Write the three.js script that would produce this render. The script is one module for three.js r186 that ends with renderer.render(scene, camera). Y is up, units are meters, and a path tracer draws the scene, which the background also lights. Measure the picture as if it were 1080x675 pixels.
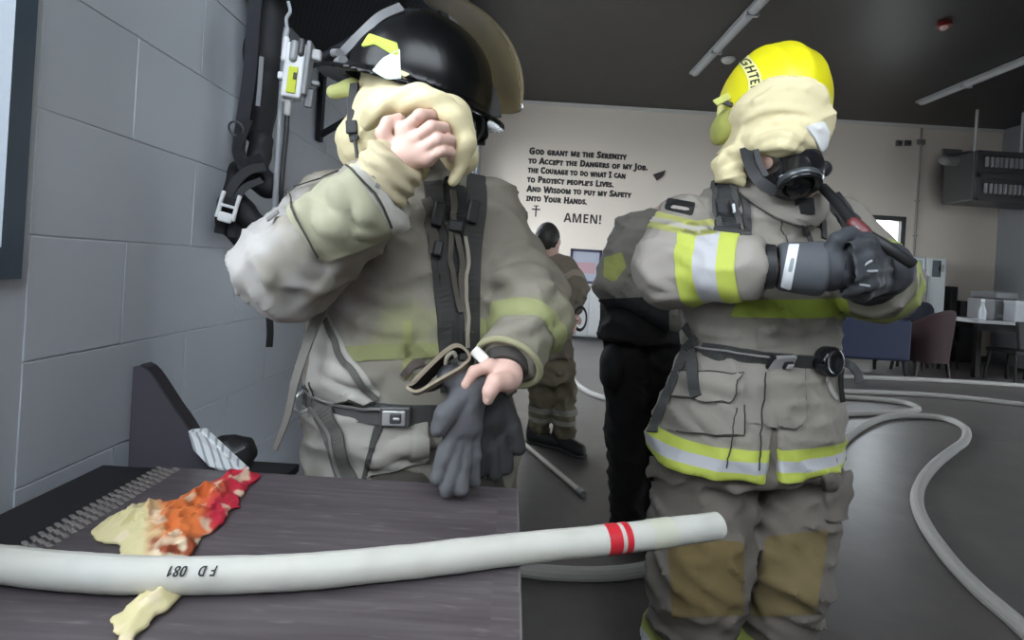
import * as THREE from 'three';
import { RoundedBoxGeometry } from 'three/addons/geometries/RoundedBoxGeometry.js';
import { ImprovedNoise } from 'three/addons/math/ImprovedNoise.js';
import { mergeGeometries } from 'three/addons/utils/BufferGeometryUtils.js';

// ---------------------------------------------------------------- camera, sky, exposure
const F = 540, CX = 540, HY = 284, ROLL = 3.5 * Math.PI / 180, EYE = new THREE.Vector3(0, 1.26, 0);
const scene = new THREE.Scene();
const camera = new THREE.PerspectiveCamera(2 * Math.atan(337.5 / F) * 180 / Math.PI, 1080 / 675, 0.05, 200);
camera.position.copy(EYE);
camera.rotation.z = ROLL;
camera.setViewOffset(1080, 675, 0, 337.5 - HY, 1080, 675);
scene.background = new THREE.Color(0.84, 0.92, 1.0);
scene.backgroundIntensity = 10.5;
const renderer = new THREE.WebGLRenderer({ antialias: true });
renderer.toneMapping = THREE.LinearToneMapping;
renderer.toneMappingExposure = 1.0;
renderer.shadowMap.enabled = true;

// ---------------------------------------------------------------- helpers
const V = (x, y, z) => new THREE.Vector3(x, y, z);
const cr = Math.cos(ROLL), sr = Math.sin(ROLL);
const ray = (px, py) => { const u = (px - CX) / F, v = (HY - py) / F; return V(u * cr - v * sr, u * sr + v * cr, -1); };
const at = (px, py, d) => ray(px, py).multiplyScalar(d).add(EYE);           // a point d metres in front of the lens plane
const atY = (px, py, y) => { const r = ray(px, py); return r.multiplyScalar((y - EYE.y) / r.y).add(EYE); };
const pix = (x, y, z) => {                                                  // for measuring: where a point falls
  const a = x - EYE.x, b = y - EYE.y, d = -(z - EYE.z);
  return [CX + F * (a * cr + b * sr) / d, HY - F * (b * cr - a * sr) / d, d];
};
const used = {};
const numbered = (n) => { const k = used[n] = (used[n] ?? -1) + 1; return k ? n + '_' + String(k).padStart(3, '0') : n; };
const baseOf = new WeakMap();
function tag(o, label, category, group, kind) {
  if (label) o.userData.label = label;
  if (category) o.userData.category = category;
  if (group) o.userData.group = group;
  if (kind) o.userData.kind = kind;
  return o;
}
function thing(name, label, category, base = V(0, 0, 0), group) {
  const o = new THREE.Group(); o.name = numbered(name); o.position.copy(base); baseOf.set(o, base.clone());
  scene.add(o);
  return tag(o, label, category, group);
}
function part(name, geo, mat, parent, label) {                              // geometry comes in world coordinates
  const b = baseOf.get(parent), m = new THREE.Mesh((Array.isArray(geo) ? join(geo) : geo.clone()).translate(-b.x, -b.y, -b.z), mat);
  m.name = name; m.castShadow = m.receiveShadow = true; baseOf.set(m, b);
  if (label) m.userData.label = label;
  parent.add(m);
  return m;
}
function single(name, geo, mat, label, category, base, group) {             // a thing that is one mesh
  const g = Array.isArray(geo) ? join(geo) : geo, m = new THREE.Mesh(g, mat);
  g.translate(-base.x, -base.y, -base.z); m.position.copy(base); baseOf.set(m, base.clone());
  m.name = numbered(name); m.castShadow = m.receiveShadow = true; scene.add(m);
  return tag(m, label, category, group);
}
function struct(name, geo, mat, label) {
  const m = new THREE.Mesh(Array.isArray(geo) ? join(geo) : geo, mat);
  m.name = name; m.castShadow = m.receiveShadow = true; m.userData.kind = 'structure'; baseOf.set(m, V(0, 0, 0)); scene.add(m);
  if (label) m.userData.label = label;
  return m;
}
function join(list) {
  const gs = list.map((g) => {
    g = g.index ? g.toNonIndexed() : g;
    for (const k of Object.keys(g.attributes)) if (!['position', 'normal'].includes(k)) g.deleteAttribute(k);
    return g;
  });
  return mergeGeometries(gs);
}
const mat = (c, rough = 0.8, extra = {}) => new THREE.MeshStandardMaterial({ color: Array.isArray(c) ? new THREE.Color().setRGB(...c) : new THREE.Color(c), roughness: rough, ...extra });
const box = (x0, x1, y0, y1, z0, z1) => new THREE.BoxGeometry(x1 - x0, y1 - y0, z1 - z0).translate((x0 + x1) / 2, (y0 + y1) / 2, (z0 + z1) / 2);
const rbox = (w, h, d, r = 0.01) => new RoundedBoxGeometry(w, h, d, 2, Math.min(r, w / 2.01, h / 2.01, d / 2.01));
const rboxAt = (x0, x1, y0, y1, z0, z1, r) => rbox(x1 - x0, y1 - y0, z1 - z0, r).translate((x0 + x1) / 2, (y0 + y1) / 2, (z0 + z1) / 2);
const curve = (pts, closed = false, t = 0.5) => new THREE.CatmullRomCurve3(pts, closed, 'catmullrom', t);
function tube(pts, r, seg = 60, rad = 10, closed = false) {                 // with end caps
  const c = curve(pts, closed), g = new THREE.TubeGeometry(c, seg, r, rad, closed);
  if (closed) return join([g]);
  const caps = [0, 1].map((t) => {
    const s = new THREE.SphereGeometry(r, rad, 6); s.scale(1, 1, 0.35);
    s.applyQuaternion(new THREE.Quaternion().setFromUnitVectors(V(0, 0, 1), c.getTangentAt(t)));
    return s.translate(...c.getPointAt(t).toArray());
  });
  return join([g, ...caps]);
}
const rod = (a, b, r0, r1 = r0, n = 16) => {
  const d = b.clone().sub(a), g = new THREE.CylinderGeometry(r1, r0, d.length(), n);
  return g.applyQuaternion(new THREE.Quaternion().setFromUnitVectors(V(0, 1, 0), d.normalize())).translate(...a.clone().add(b).multiplyScalar(0.5).toArray());
};
const uniRod = (a, b, r) => join([new THREE.CapsuleGeometry(r, a.distanceTo(b), 6, 18).applyQuaternion(new THREE.Quaternion().setFromUnitVectors(V(0, 1, 0), b.clone().sub(a).normalize())).translate(...a.clone().add(b).multiplyScalar(0.5).toArray())]);
const rboxAtPt = (p, w, h, d, turn = 0) => rbox(w, h, d, 0.004).rotateZ(turn).translate(...p.toArray());
function sweep(P, N, w, th, closed = false) {                               // a flat band along P whose face looks along N
  const pos = [], idx = [], n = P.length;
  for (let i = 0; i < n; i++) {
    const a = P[closed ? (i - 1 + n) % n : Math.max(0, i - 1)], b = P[closed ? (i + 1) % n : Math.min(n - 1, i + 1)];
    const t = b.clone().sub(a).normalize(), nn = N[i].clone().addScaledVector(t, -N[i].dot(t)).normalize(), s = t.clone().cross(nn);
    const ww = (Array.isArray(w) ? w[i] : w) / 2;
    for (const [u, v] of [[-ww, -th / 2], [ww, -th / 2], [ww, th / 2], [-ww, th / 2]]) { const q = P[i].clone().addScaledVector(s, u).addScaledVector(nn, v); pos.push(q.x, q.y, q.z); }
  }
  for (let i = 0; i < (closed ? n : n - 1); i++) for (let k = 0; k < 4; k++) {
    const a = i * 4 + k, b = i * 4 + (k + 1) % 4, c = ((i + 1) % n) * 4 + k, d = ((i + 1) % n) * 4 + (k + 1) % 4;
    idx.push(a, b, c, b, d, c);
  }
  if (!closed) { idx.push(0, 2, 1, 0, 3, 2); const m = (n - 1) * 4; idx.push(m, m + 1, m + 2, m, m + 2, m + 3); }
  const g = new THREE.BufferGeometry(); g.setAttribute('position', new THREE.Float32BufferAttribute(pos, 3)); g.setIndex(idx);
  const f = g.toNonIndexed(); f.computeVertexNormals(); return f;
}
const resample = (pts, n) => curve(pts).getSpacedPoints(n);
let seed = 7;
const rnd = () => { seed = (seed * 1664525 + 1013904223) >>> 0; return seed / 4294967296; };
const noiser = new ImprovedNoise();
const noise = (x, y, z) => noiser.noise(x + 31.7, y + 17.3, z + 53.1);
const clamp = (x, a, b) => (x < a ? a : x > b ? b : x), mix = (a, b, t) => a + (b - a) * t;
const sstep = (a, b, x) => { const t = clamp((x - a) / (b - a), 0, 1); return t * t * (3 - 2 * t); };

// ---- distance fields f(x, y, z) and their meshing
const smin = (a, b, k) => { const h = Math.max(k - Math.abs(a - b), 0) / k; return Math.min(a, b) - h * h * k * 0.25; };
const cap = (a, b, ra, rb) => {                                             // tapered limb
  const ax = a.x, ay = a.y, az = a.z, dx = b.x - ax, dy = b.y - ay, dz = b.z - az, l2 = dx * dx + dy * dy + dz * dz || 1e-9;
  return (x, y, z) => {
    const px = x - ax, py = y - ay, pz = z - az, t = clamp((px * dx + py * dy + pz * dz) / l2, 0, 1);
    const qx = px - dx * t, qy = py - dy * t, qz = pz - dz * t;
    return Math.sqrt(qx * qx + qy * qy + qz * qz) - (ra + (rb - ra) * t);
  };
};
const drum = (a, b, ra, rb, e = 0.015) => {                                 // limb with flat, softly rounded ends
  const ax = a.x, ay = a.y, az = a.z, L = a.distanceTo(b), dx = (b.x - ax) / L, dy = (b.y - ay) / L, dz = (b.z - az) / L;
  return (x, y, z) => {
    const px = x - ax, py = y - ay, pz = z - az, t = px * dx + py * dy + pz * dz, qx = px - dx * t, qy = py - dy * t, qz = pz - dz * t;
    const u = Math.sqrt(qx * qx + qy * qy + qz * qz) - (ra + (rb - ra) * clamp(t / L, 0, 1)) + e, v = Math.abs(t - L / 2) - L / 2 + e;
    return Math.min(Math.max(u, v), 0) + Math.hypot(Math.max(u, 0), Math.max(v, 0)) - e;
  };
};
const frame = (right, up) => { const X = right.clone().normalize(), Z = X.clone().cross(up).normalize(), Y = Z.clone().cross(X); return [X, Y, Z]; };
const ell = (c, r, fr) => {
  const [X, Y, Z] = fr ?? [V(1, 0, 0), V(0, 1, 0), V(0, 0, 1)], m = Math.min(...r);
  return (x, y, z) => {
    const a = x - c.x, b = y - c.y, d = z - c.z;
    const u = (a * X.x + b * X.y + d * X.z) / r[0], v = (a * Y.x + b * Y.y + d * Y.z) / r[1], w = (a * Z.x + b * Z.y + d * Z.z) / r[2];
    const k = Math.sqrt(u * u + v * v + w * w), k2 = Math.sqrt((u / r[0]) ** 2 + (v / r[1]) ** 2 + (w / r[2]) ** 2);
    return k < 1e-6 ? -m : k * (k - 1) / k2;
  };
};
// oval cross-sections [centre, half width, half depth] from top to bottom
const loft = (st, right, e = 0.02) => {
  const c0 = st[0][0], A = st[st.length - 1][0].clone().sub(c0).normalize(), R = right.clone().addScaledVector(A, -right.dot(A)).normalize(), D = A.clone().cross(R);
  const ts = st.map((s) => s[0].clone().sub(c0).dot(A)), n = st.length;
  return (x, y, z) => {
    const a = x - c0.x, b = y - c0.y, c = z - c0.z, t = a * A.x + b * A.y + c * A.z;
    let i = 0; while (i < n - 2 && t > ts[i + 1]) i++;
    const f = sstep(ts[i], ts[i + 1], t), p = st[i], q = st[i + 1];
    const ox = x - mix(p[0].x, q[0].x, f), oy = y - mix(p[0].y, q[0].y, f), oz = z - mix(p[0].z, q[0].z, f), rx = mix(p[1], q[1], f), rz = mix(p[2], q[2], f);
    const u = Math.abs(ox * R.x + oy * R.y + oz * R.z) / rx, w = Math.abs(ox * D.x + oy * D.y + oz * D.z) / rz;
    const k = Math.pow(Math.pow(u, 2.4) + Math.pow(w, 2.4), 1 / 2.4);
    const g = k < 0.2 ? (k - 1) * Math.min(rx, rz) : (k - 1) * Math.hypot(u * rx, w * rz) / k;
    const s = g + e, v = Math.max(t - ts[n - 1], -t) + e;
    return Math.min(Math.max(s, v), 0) + Math.hypot(Math.max(s, 0), Math.max(v, 0)) - e;
  };
};
const uni = (k, ...fs) => (x, y, z) => { let d = fs[0](x, y, z); for (let i = 1; i < fs.length; i++) d = smin(d, fs[i](x, y, z), k); return d; };
const chain = (pts, rs, k = 0.006) => uni(k, ...pts.slice(1).map((p, i) => cap(pts[i], p, rs[i], rs[i + 1])));
const folds = (amp, s = 1, ox = 0) => (x, y, z) => {                         // soft cloth: broad billows and narrow creases
  const w = noise(x * 4 * s + ox, y * 4 * s, z * 4 * s) * 0.35;
  const a = noise(x * 6 * s + w + ox, y * 9 * s, z * 6 * s), b = noise(x * 8 * s - ox + w * 3, y * 15 * s + w * 2 + x * 5, z * 8 * s), c = noise(x * 17 * s + ox, y * 17 * s - x * 8, z * 17 * s);
  return amp * (1.0 * a + 2.1 * (0.35 - Math.sqrt(Math.abs(b) + 0.002)) + 0.5 * (0.4 - Math.sqrt(Math.abs(c) + 0.01)));
};
const add = (f, g) => (x, y, z) => f(x, y, z) - g(x, y, z);
function nets(f, lo, hi, h) {                                               // surface nets
  const nx = Math.ceil((hi.x - lo.x) / h) + 1, ny = Math.ceil((hi.y - lo.y) / h) + 1, nz = Math.ceil((hi.z - lo.z) / h) + 1;
  const val = new Float32Array(nx * ny * nz), at3 = (i, j, k) => i + nx * (j + ny * k), B = 4, lim = B * h * 1.9;
  for (let k = 0; k < nz; k += B) for (let j = 0; j < ny; j += B) for (let i = 0; i < nx; i += B) {
    const m = f(lo.x + (i + B / 2 - 0.5) * h, lo.y + (j + B / 2 - 0.5) * h, lo.z + (k + B / 2 - 0.5) * h), far = Math.abs(m) > lim;
    for (let c = k; c < Math.min(k + B, nz); c++) for (let b = j; b < Math.min(j + B, ny); b++) for (let a = i; a < Math.min(i + B, nx); a++)
      val[at3(a, b, c)] = far ? m : (a === 0 || b === 0 || c === 0 || a === nx - 1 || b === ny - 1 || c === nz - 1) ? Math.max(h * 0.3, f(lo.x + a * h, lo.y + b * h, lo.z + c * h)) : f(lo.x + a * h, lo.y + b * h, lo.z + c * h);
  }
  const id = new Int32Array(nx * ny * nz).fill(-1), pos = [], idx = [];
  for (let k = 0; k < nz - 1; k++) for (let j = 0; j < ny - 1; j++) for (let i = 0; i < nx - 1; i++) {
    const o = at3(i, j, k); let mask = 0;
    for (let c = 0; c < 8; c++) if (val[o + (c & 1) + nx * ((c >> 1) & 1) + nx * ny * (c >> 2)] < 0) mask |= 1 << c;
    if (mask === 0 || mask === 255) continue;
    let sx = 0, sy = 0, sz = 0, n = 0;
    for (let c = 0; c < 8; c++) for (const b of [1, 2, 4]) if (!(c & b) && ((mask >> c) & 1) !== ((mask >> (c | b)) & 1)) {
      const A = val[o + (c & 1) + nx * ((c >> 1) & 1) + nx * ny * (c >> 2)], e = c | b, C = val[o + (e & 1) + nx * ((e >> 1) & 1) + nx * ny * (e >> 2)], t = A / (A - C);
      sx += (c & 1) + (b === 1 ? t : 0); sy += ((c >> 1) & 1) + (b === 2 ? t : 0); sz += (c >> 2) + (b === 4 ? t : 0); n++;
    }
    id[o] = pos.length / 3; pos.push(lo.x + (i + sx / n) * h, lo.y + (j + sy / n) * h, lo.z + (k + sz / n) * h);
  }
  const quad = (a, b, c, d, flip) => { if (a < 0 || b < 0 || c < 0 || d < 0) return; flip ? idx.push(a, c, b, a, d, c) : idx.push(a, b, c, a, c, d); };
  for (let k = 1; k < nz - 1; k++) for (let j = 1; j < ny - 1; j++) for (let i = 1; i < nx - 1; i++) {
    const o = at3(i, j, k), s = val[o] < 0;
    if (s !== val[o + 1] < 0) quad(id[o], id[o - nx], id[o - nx - nx * ny], id[o - nx * ny], !s);
    if (s !== val[o + nx] < 0) quad(id[o], id[o - nx * ny], id[o - 1 - nx * ny], id[o - 1], !s);
    if (s !== val[o + nx * ny] < 0) quad(id[o], id[o - 1], id[o - 1 - nx], id[o - nx], !s);
  }
  const g = new THREE.BufferGeometry(); g.setAttribute('position', new THREE.Float32BufferAttribute(pos, 3)); g.setIndex(idx); g.computeVertexNormals();
  // make sure the faces look outward
  const p = g.attributes.position, q = g.attributes.normal; let up = 0;
  for (let i = 0; i < p.count; i += 37) { const e = h * 0.6, x = p.getX(i), y = p.getY(i), z = p.getZ(i); up += f(x + q.getX(i) * e, y + q.getY(i) * e, z + q.getZ(i) * e) > f(x - q.getX(i) * e, y - q.getY(i) * e, z - q.getZ(i) * e) ? 1 : -1; }
  if (up < 0) { for (let i = 0; i < idx.length; i += 3) [idx[i + 1], idx[i + 2]] = [idx[i + 2], idx[i + 1]]; g.setIndex(idx); g.computeVertexNormals(); }
  return g;
}
function tint(g, fn) {                                                      // colour by vertex: the cloth's own, dirt, wear, some painted light
  const p = g.attributes.position, n = g.attributes.normal, c = new Float32Array(p.count * 3);
  for (let i = 0; i < p.count; i++) c.set(fn(p.getX(i), p.getY(i), p.getZ(i), n.getX(i), n.getY(i), n.getZ(i)), i * 3);
  g.setAttribute('color', new THREE.BufferAttribute(c, 3));
  return g;
}
// the piece of a surface where field < 0, lifted off it with a rim: sewn-on tape, pockets, patches
function patches(g, field, off = 0.004, most = 1) {
  const p = g.attributes.position, n = g.attributes.normal, id = g.index.array, S = new Float32Array(p.count), pos = [], nor = [], idx = [], seen = new Map();
  for (let i = 0; i < p.count; i++) S[i] = field(p.getX(i), p.getY(i), p.getZ(i), n.getX(i), n.getY(i), n.getZ(i));
  const get = (a, b) => {
    const key = a < b ? a * 4194304 + b : b * 4194304 + a;
    if (seen.has(key)) return seen.get(key);
    const t = a === b ? 0 : S[a] / (S[a] - S[b]), q = ['getX', 'getY', 'getZ'].map((k) => mix(p[k](a), p[k](b), t)), m = ['getX', 'getY', 'getZ'].map((k) => mix(n[k](a), n[k](b), t)), L = Math.hypot(...m) || 1;
    pos.push(...q.map((x, i) => x + off * m[i] / L)); nor.push(...m.map((x) => x / L));
    seen.set(key, pos.length / 3 - 1); return pos.length / 3 - 1;
  };
  for (let i = 0; i < id.length; i += 3) {
    const t = [id[i], id[i + 1], id[i + 2]], poly = [];
    for (let e = 0; e < 3; e++) { const a = t[e], b = t[(e + 1) % 3]; if (S[a] < 0) poly.push(get(a, a)); if ((S[a] < 0) !== (S[b] < 0)) poly.push(get(a, b)); }
    for (let e = 2; e < poly.length; e++) idx.push(poly[0], poly[e - 1], poly[e]);
  }
  const root = Int32Array.from({ length: pos.length / 3 }, (_, i) => i), find = (a) => { while (root[a] !== a) a = root[a] = root[root[a]]; return a; };
  for (let i = 0; i < idx.length; i += 3) { root[find(idx[i])] = find(idx[i + 1]); root[find(idx[i])] = find(idx[i + 2]); }
  const islands = new Map(); for (let i = 0; i < idx.length; i += 3) { const r = find(idx[i]); if (!islands.has(r)) islands.set(r, []); islands.get(r).push(idx[i], idx[i + 1], idx[i + 2]); }
  return [...islands.values()].sort((a, b) => b.length - a.length).slice(0, most).filter((t, i) => !i || t.length > 150).map((t) => rimmed(t, pos, nor, off));
}
const patch = (g, field, off) => patches(g, field, off)[0];
function rimmed(tri, pos0, nor0, off) {
  const map = new Map(), pos = [], nor = [], idx = tri.map((a) => { if (!map.has(a)) { map.set(a, pos.length / 3); pos.push(pos0[a * 3], pos0[a * 3 + 1], pos0[a * 3 + 2]); nor.push(nor0[a * 3], nor0[a * 3 + 1], nor0[a * 3 + 2]); } return map.get(a); });
  const edges = new Map();
  for (let i = 0; i < idx.length; i += 3) for (let e = 0; e < 3; e++) {
    const a = idx[i + e], b = idx[i + (e + 1) % 3], k = a < b ? a * 4194304 + b : b * 4194304 + a;
    edges.has(k) ? edges.set(k, null) : edges.set(k, [a, b]);
  }
  const low = new Map(), under = (a) => { if (!low.has(a)) { pos.push(pos[a * 3] - nor[a * 3] * (off + 0.002), pos[a * 3 + 1] - nor[a * 3 + 1] * (off + 0.002), pos[a * 3 + 2] - nor[a * 3 + 2] * (off + 0.002)); nor.push(nor[a * 3], nor[a * 3 + 1], nor[a * 3 + 2]); low.set(a, pos.length / 3 - 1); } return low.get(a); };
  for (const e of edges.values()) if (e) { const [a, b] = e, c = under(a), d = under(b); idx.push(a, c, b, b, c, d); }
  const o = new THREE.BufferGeometry(); o.setAttribute('position', new THREE.Float32BufferAttribute(pos, 3)); o.setAttribute('normal', new THREE.Float32BufferAttribute(nor, 3)); o.setIndex(idx);
  return o;
}
// a region of a garment drawn as an outline on its front
const outline = (poly, dmax = 99) => (x, y, z, nx, ny, nz) => {
  const [u, v, d] = pix(x, y, z);
  if (d > dmax) return 1;
  const f = nx * (EYE.x - x) + ny * (EYE.y - y) + nz * (EYE.z - z);
  if (f < 0) return 0.5;
  let s = 1e9, inside = false;
  for (let i = 0, j = poly.length - 1; i < poly.length; j = i++) {
    const [ax, ay] = poly[j], [bx, by] = poly[i], ex = bx - ax, ey = by - ay, t = clamp(((u - ax) * ex + (v - ay) * ey) / (ex * ex + ey * ey), 0, 1);
    s = Math.min(s, Math.hypot(u - ax - ex * t, v - ay - ey * t));
    if ((ay > v) !== (by > v) && u < (bx - ax) * (v - ay) / (by - ay) + ax) inside = !inside;
  }
  return (inside ? -s : s) * 0.002;
};
const along = (a, b, t0, t1, rmax = 9) => {                                 // a band around a limb between two distances from a
  const d = b.clone().sub(a).normalize();
  return (x, y, z) => {
    const px = x - a.x, py = y - a.y, pz = z - a.z, t = px * d.x + py * d.y + pz * d.z, r = Math.hypot(px - d.x * t, py - d.y * t, pz - d.z * t);
    return r > rmax ? Math.max(r - rmax, 0.001) : Math.max(t0 - t, t - t1);
  };
};
function hit(f, px, py, d0 = 0.4, d1 = 6) {                                  // the point of a surface in a direction from the eye, and its normal
  const r = ray(px, py), L = r.length();
  let d = d0;
  for (let i = 0; i < 300 && d < d1; i++) { const s = f(EYE.x + r.x * d, EYE.y + r.y * d, EYE.z + r.z * d); if (s < 0.0004) break; d += Math.max(0.0005, s * 0.55) / L; }
  const p = EYE.clone().addScaledVector(r, d), e = 0.006;
  const n = V(f(p.x + e, p.y, p.z) - f(p.x - e, p.y, p.z), f(p.x, p.y + e, p.z) - f(p.x, p.y - e, p.z), f(p.x, p.y, p.z + e) - f(p.x, p.y, p.z - e)).normalize();
  return { p, n, miss: d >= d1 };
}
// folds laid along lines on a garment: soft ridges that grow out of it and sink back
const ridges = (f, lines, r = 0.012, sink = 0.55) => {
  const cs = [];
  for (const l of lines) {
    const q = new THREE.CatmullRomCurve3(l.map(([x, y]) => V(x, y, 0))).getSpacedPoints(7).map((a) => hit(f, a.x, a.y)).filter((h) => !h.miss), n = q.length;
    const P = q.map((h, i) => h.p.clone().addScaledVector(h.n, -r * (sink + 0.9 * Math.abs(i / (n - 1) - 0.5) ** 2 * 4 * 0.45)));
    for (let i = 1; i < n; i++) if (P[i].distanceTo(P[i - 1]) < 0.08) cs.push([cap(P[i - 1], P[i], r, r), P[i - 1].clone().add(P[i]).multiplyScalar(0.5), P[i].distanceTo(P[i - 1]) / 2 + r + 0.03]);
  }
  return (x, y, z, d, k = 0.010) => { for (const [c, m, R] of cs) { const a = x - m.x, b = y - m.y, e = z - m.z; if (a * a + b * b + e * e < R * R) d = smin(d, c(x, y, z), k); } return d; };
};
function darkLineOn(f, poly, w = 0.0022, lift = 0.006, closed = false) {          // a thin dark line along a path: stitching and painted edge shade
  const P = [], N = []; const pts = closed ? [...poly, poly[0]] : poly;
  for (let i = 1; i < pts.length; i++) for (let k = 0; k < 8; k++) { const h = hit(f, mix(pts[i - 1][0], pts[i][0], k / 8), mix(pts[i - 1][1], pts[i][1], k / 8)); if (!h.miss) { P.push(h.p.addScaledVector(h.n, lift)); N.push(h.n); } }
  return sweep(P, N, w, 0.002);
}
function strapOn(f, pts, w, th = 0.004, lift = 0.003, n = 30) {              // webbing that lies on a garment
  const c = new THREE.CatmullRomCurve3(pts.map(([x, y]) => V(x, y, 0))).getSpacedPoints(n), P = [], N = [];
  for (const q of c) { const h = hit(f, q.x, q.y); if (h.miss) continue; P.push(h.p.clone().addScaledVector(h.n, lift)); N.push(h.n); }
  for (let k = 0; k < 3; k++) for (let i = 1; i < P.length - 1; i++) { N[i] = N[i].clone().multiplyScalar(2).add(N[i - 1]).add(N[i + 1]).normalize(); P[i] = P[i].clone().multiplyScalar(2).add(P[i - 1]).add(P[i + 1]).multiplyScalar(0.25); }
  return sweep(P, N, w, th);
}
function plateOn(f, px, py, w, h, d, turn = 0, r = 0.004, lift = 0) {        // a small hard piece sitting on a garment
  const { p, n } = hit(f, px, py), R = V(1, 0, 0).addScaledVector(n, -n.x).normalize().applyAxisAngle(n, turn), U = n.clone().cross(R);
  return rbox(w, h, d, r).applyMatrix4(new THREE.Matrix4().makeBasis(R, U, n).setPosition(p.addScaledVector(n, d / 2 + lift)));
}
function noiseTexture(size, fn, srgb = false) {
  const data = new Uint8Array(size * size * 4);
  for (let j = 0; j < size; j++) for (let i = 0; i < size; i++) { const c = fn(i / size, j / size); for (let k = 0; k < 3; k++) data[(j * size + i) * 4 + k] = clamp(c[k] * 255, 0, 255); data[(j * size + i) * 4 + 3] = 255; }
  const t = new THREE.DataTexture(data, size, size); t.magFilter = THREE.LinearFilter; t.minFilter = THREE.LinearMipmapLinearFilter; t.generateMipmaps = true; t.wrapS = t.wrapT = THREE.RepeatWrapping;
  if (srgb) t.colorSpace = THREE.SRGBColorSpace;
  t.needsUpdate = true; return t;
}
// ---------------------------------------------------------------- the hall
const XL = -0.755, XR = 9.6, ZB = -10.2, ZF = 1.3, YC = 4.63, T = 0.2;
const speck = noiseTexture(256, (u, v) => {
  let a = 0; for (const [k, w] of [[4, 0.5], [16, 0.3], [64, 0.2]]) a += w * noise(Math.cos(u * 6.283) * k / 6, Math.sin(u * 6.283) * k / 6, v * k);
  const c = 0.86 + 0.22 * a; return [c, c, c];
}, true);
const wallPaint = mat([0.74, 0.655, 0.56], 0.75), leftPaint = mat([0.43, 0.455, 0.495], 0.5), coverPaint = mat([0.03, 0.03, 0.032], 0.5);
const floorMat = mat([0.155, 0.14, 0.13], 0.36), ceilMat = mat([0.030, 0.027, 0.026], 0.38);
floorMat.map = speck; floorMat.roughnessMap = null; ceilMat.map = speck;
function planar(g, s) { const p = g.attributes.position, uv = new Float32Array(p.count * 2); for (let i = 0; i < p.count; i++) { uv[i * 2] = p.getX(i) * s; uv[i * 2 + 1] = p.getZ(i) * s; } g.setAttribute('uv', new THREE.BufferAttribute(uv, 2)); return g; }
struct('floor', planar(box(XL - T, XR + T, -0.15, 0, ZB - T, ZF + T), 0.22), floorMat);
struct('ceiling', planar(box(XL - T, XR + T, YC, YC + T, ZB - T, ZF + T), 0.18), ceilMat);
// end wall with a small window
const wa = at(906, 232, 10.2), wb = at(951, 232, 10.2), WY0 = 1.28, WY1 = at(928, 231, 10.2).y, WX0 = wa.x, WX1 = wb.x;
const backWall = struct('wall_back', [box(XL, WX0, 0, YC, ZB - T, ZB), box(WX1, XR, 0, YC, ZB - T, ZB), box(WX0, WX1, 0, WY0, ZB - T, ZB), box(WX0, WX1, WY1, YC, ZB - T, ZB)], wallPaint);
struct('trim_1', box(XL, XR, YC - 0.07, YC, ZB, ZB + 0.025), mat([0.62, 0.60, 0.55], 0.6));
struct('baseboard_back', box(XL, XR, 0, 0.11, ZB, ZB + 0.015), mat([0.07, 0.065, 0.06], 0.5));
const darkFrame = mat([0.045, 0.05, 0.06], 0.4), pane = new THREE.MeshPhysicalMaterial({ color: 0xffffff, roughness: 0.02, transmission: 1, thickness: 0 });
function windowFrame(name, pts, depthAxis) { return name; }
{
  const w = struct('window_1', [box(WX0 - 0.07, WX0 + 0.02, WY0 - 0.07, WY1 + 0.07, ZB - 0.05, ZB + 0.03), box(WX1 - 0.02, WX1 + 0.07, WY0 - 0.07, WY1 + 0.07, ZB - 0.05, ZB + 0.03), box(WX0 + 0.02, WX1 - 0.02, WY1 - 0.02, WY1 + 0.07, ZB - 0.05, ZB + 0.03), box(WX0 + 0.02, WX1 - 0.02, WY0 - 0.07, WY0 + 0.02, ZB - 0.05, ZB + 0.03)], mat([0.03, 0.028, 0.026], 0.5));
  part('pane', box(WX0 + 0.02, WX1 - 0.02, WY0 + 0.02, WY1 - 0.02, ZB - 0.03, ZB - 0.024), pane, w);
}
// side wall on the left: painted blocks, a window close to the camera
const LZ0 = -0.748, LZ1 = 0.75, LY0 = 1.235, LY1 = 2.7, JY = 1.267;
const RZ0 = -9.4, RZ1 = -4.2, RY0 = 1.0, RY1 = 3.7;                        // unseen side windows added to light the end wall
const leftWall = struct('wall_left', [box(XL - T, XL - 0.002, 0, YC, RZ1, LZ0 - 0.4), box(XL - 0.03, XL - 0.002, 0, YC, LZ0 - 0.4, LZ0), box(XL - T, XL, 0, YC, LZ1, ZF), box(XL - T, XL, 0, LY0, LZ0, LZ1), box(XL - T, XL, LY1, YC, LZ0, LZ1),
  box(XL - 0.002, XL, 0, JY - 0.8, -3.2, LZ0), box(XL - 0.002, XL, JY + 1.2, YC, -3.2, LZ0), box(XL - 0.002, XL, 0, YC, RZ1, -3.2),
  box(XL - T, XL, 0, YC, ZB, RZ0), box(XL - T, XL, 0, RY0, RZ0, RZ1), box(XL - T, XL, RY1, YC, RZ0, RZ1)], leftPaint);
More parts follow.
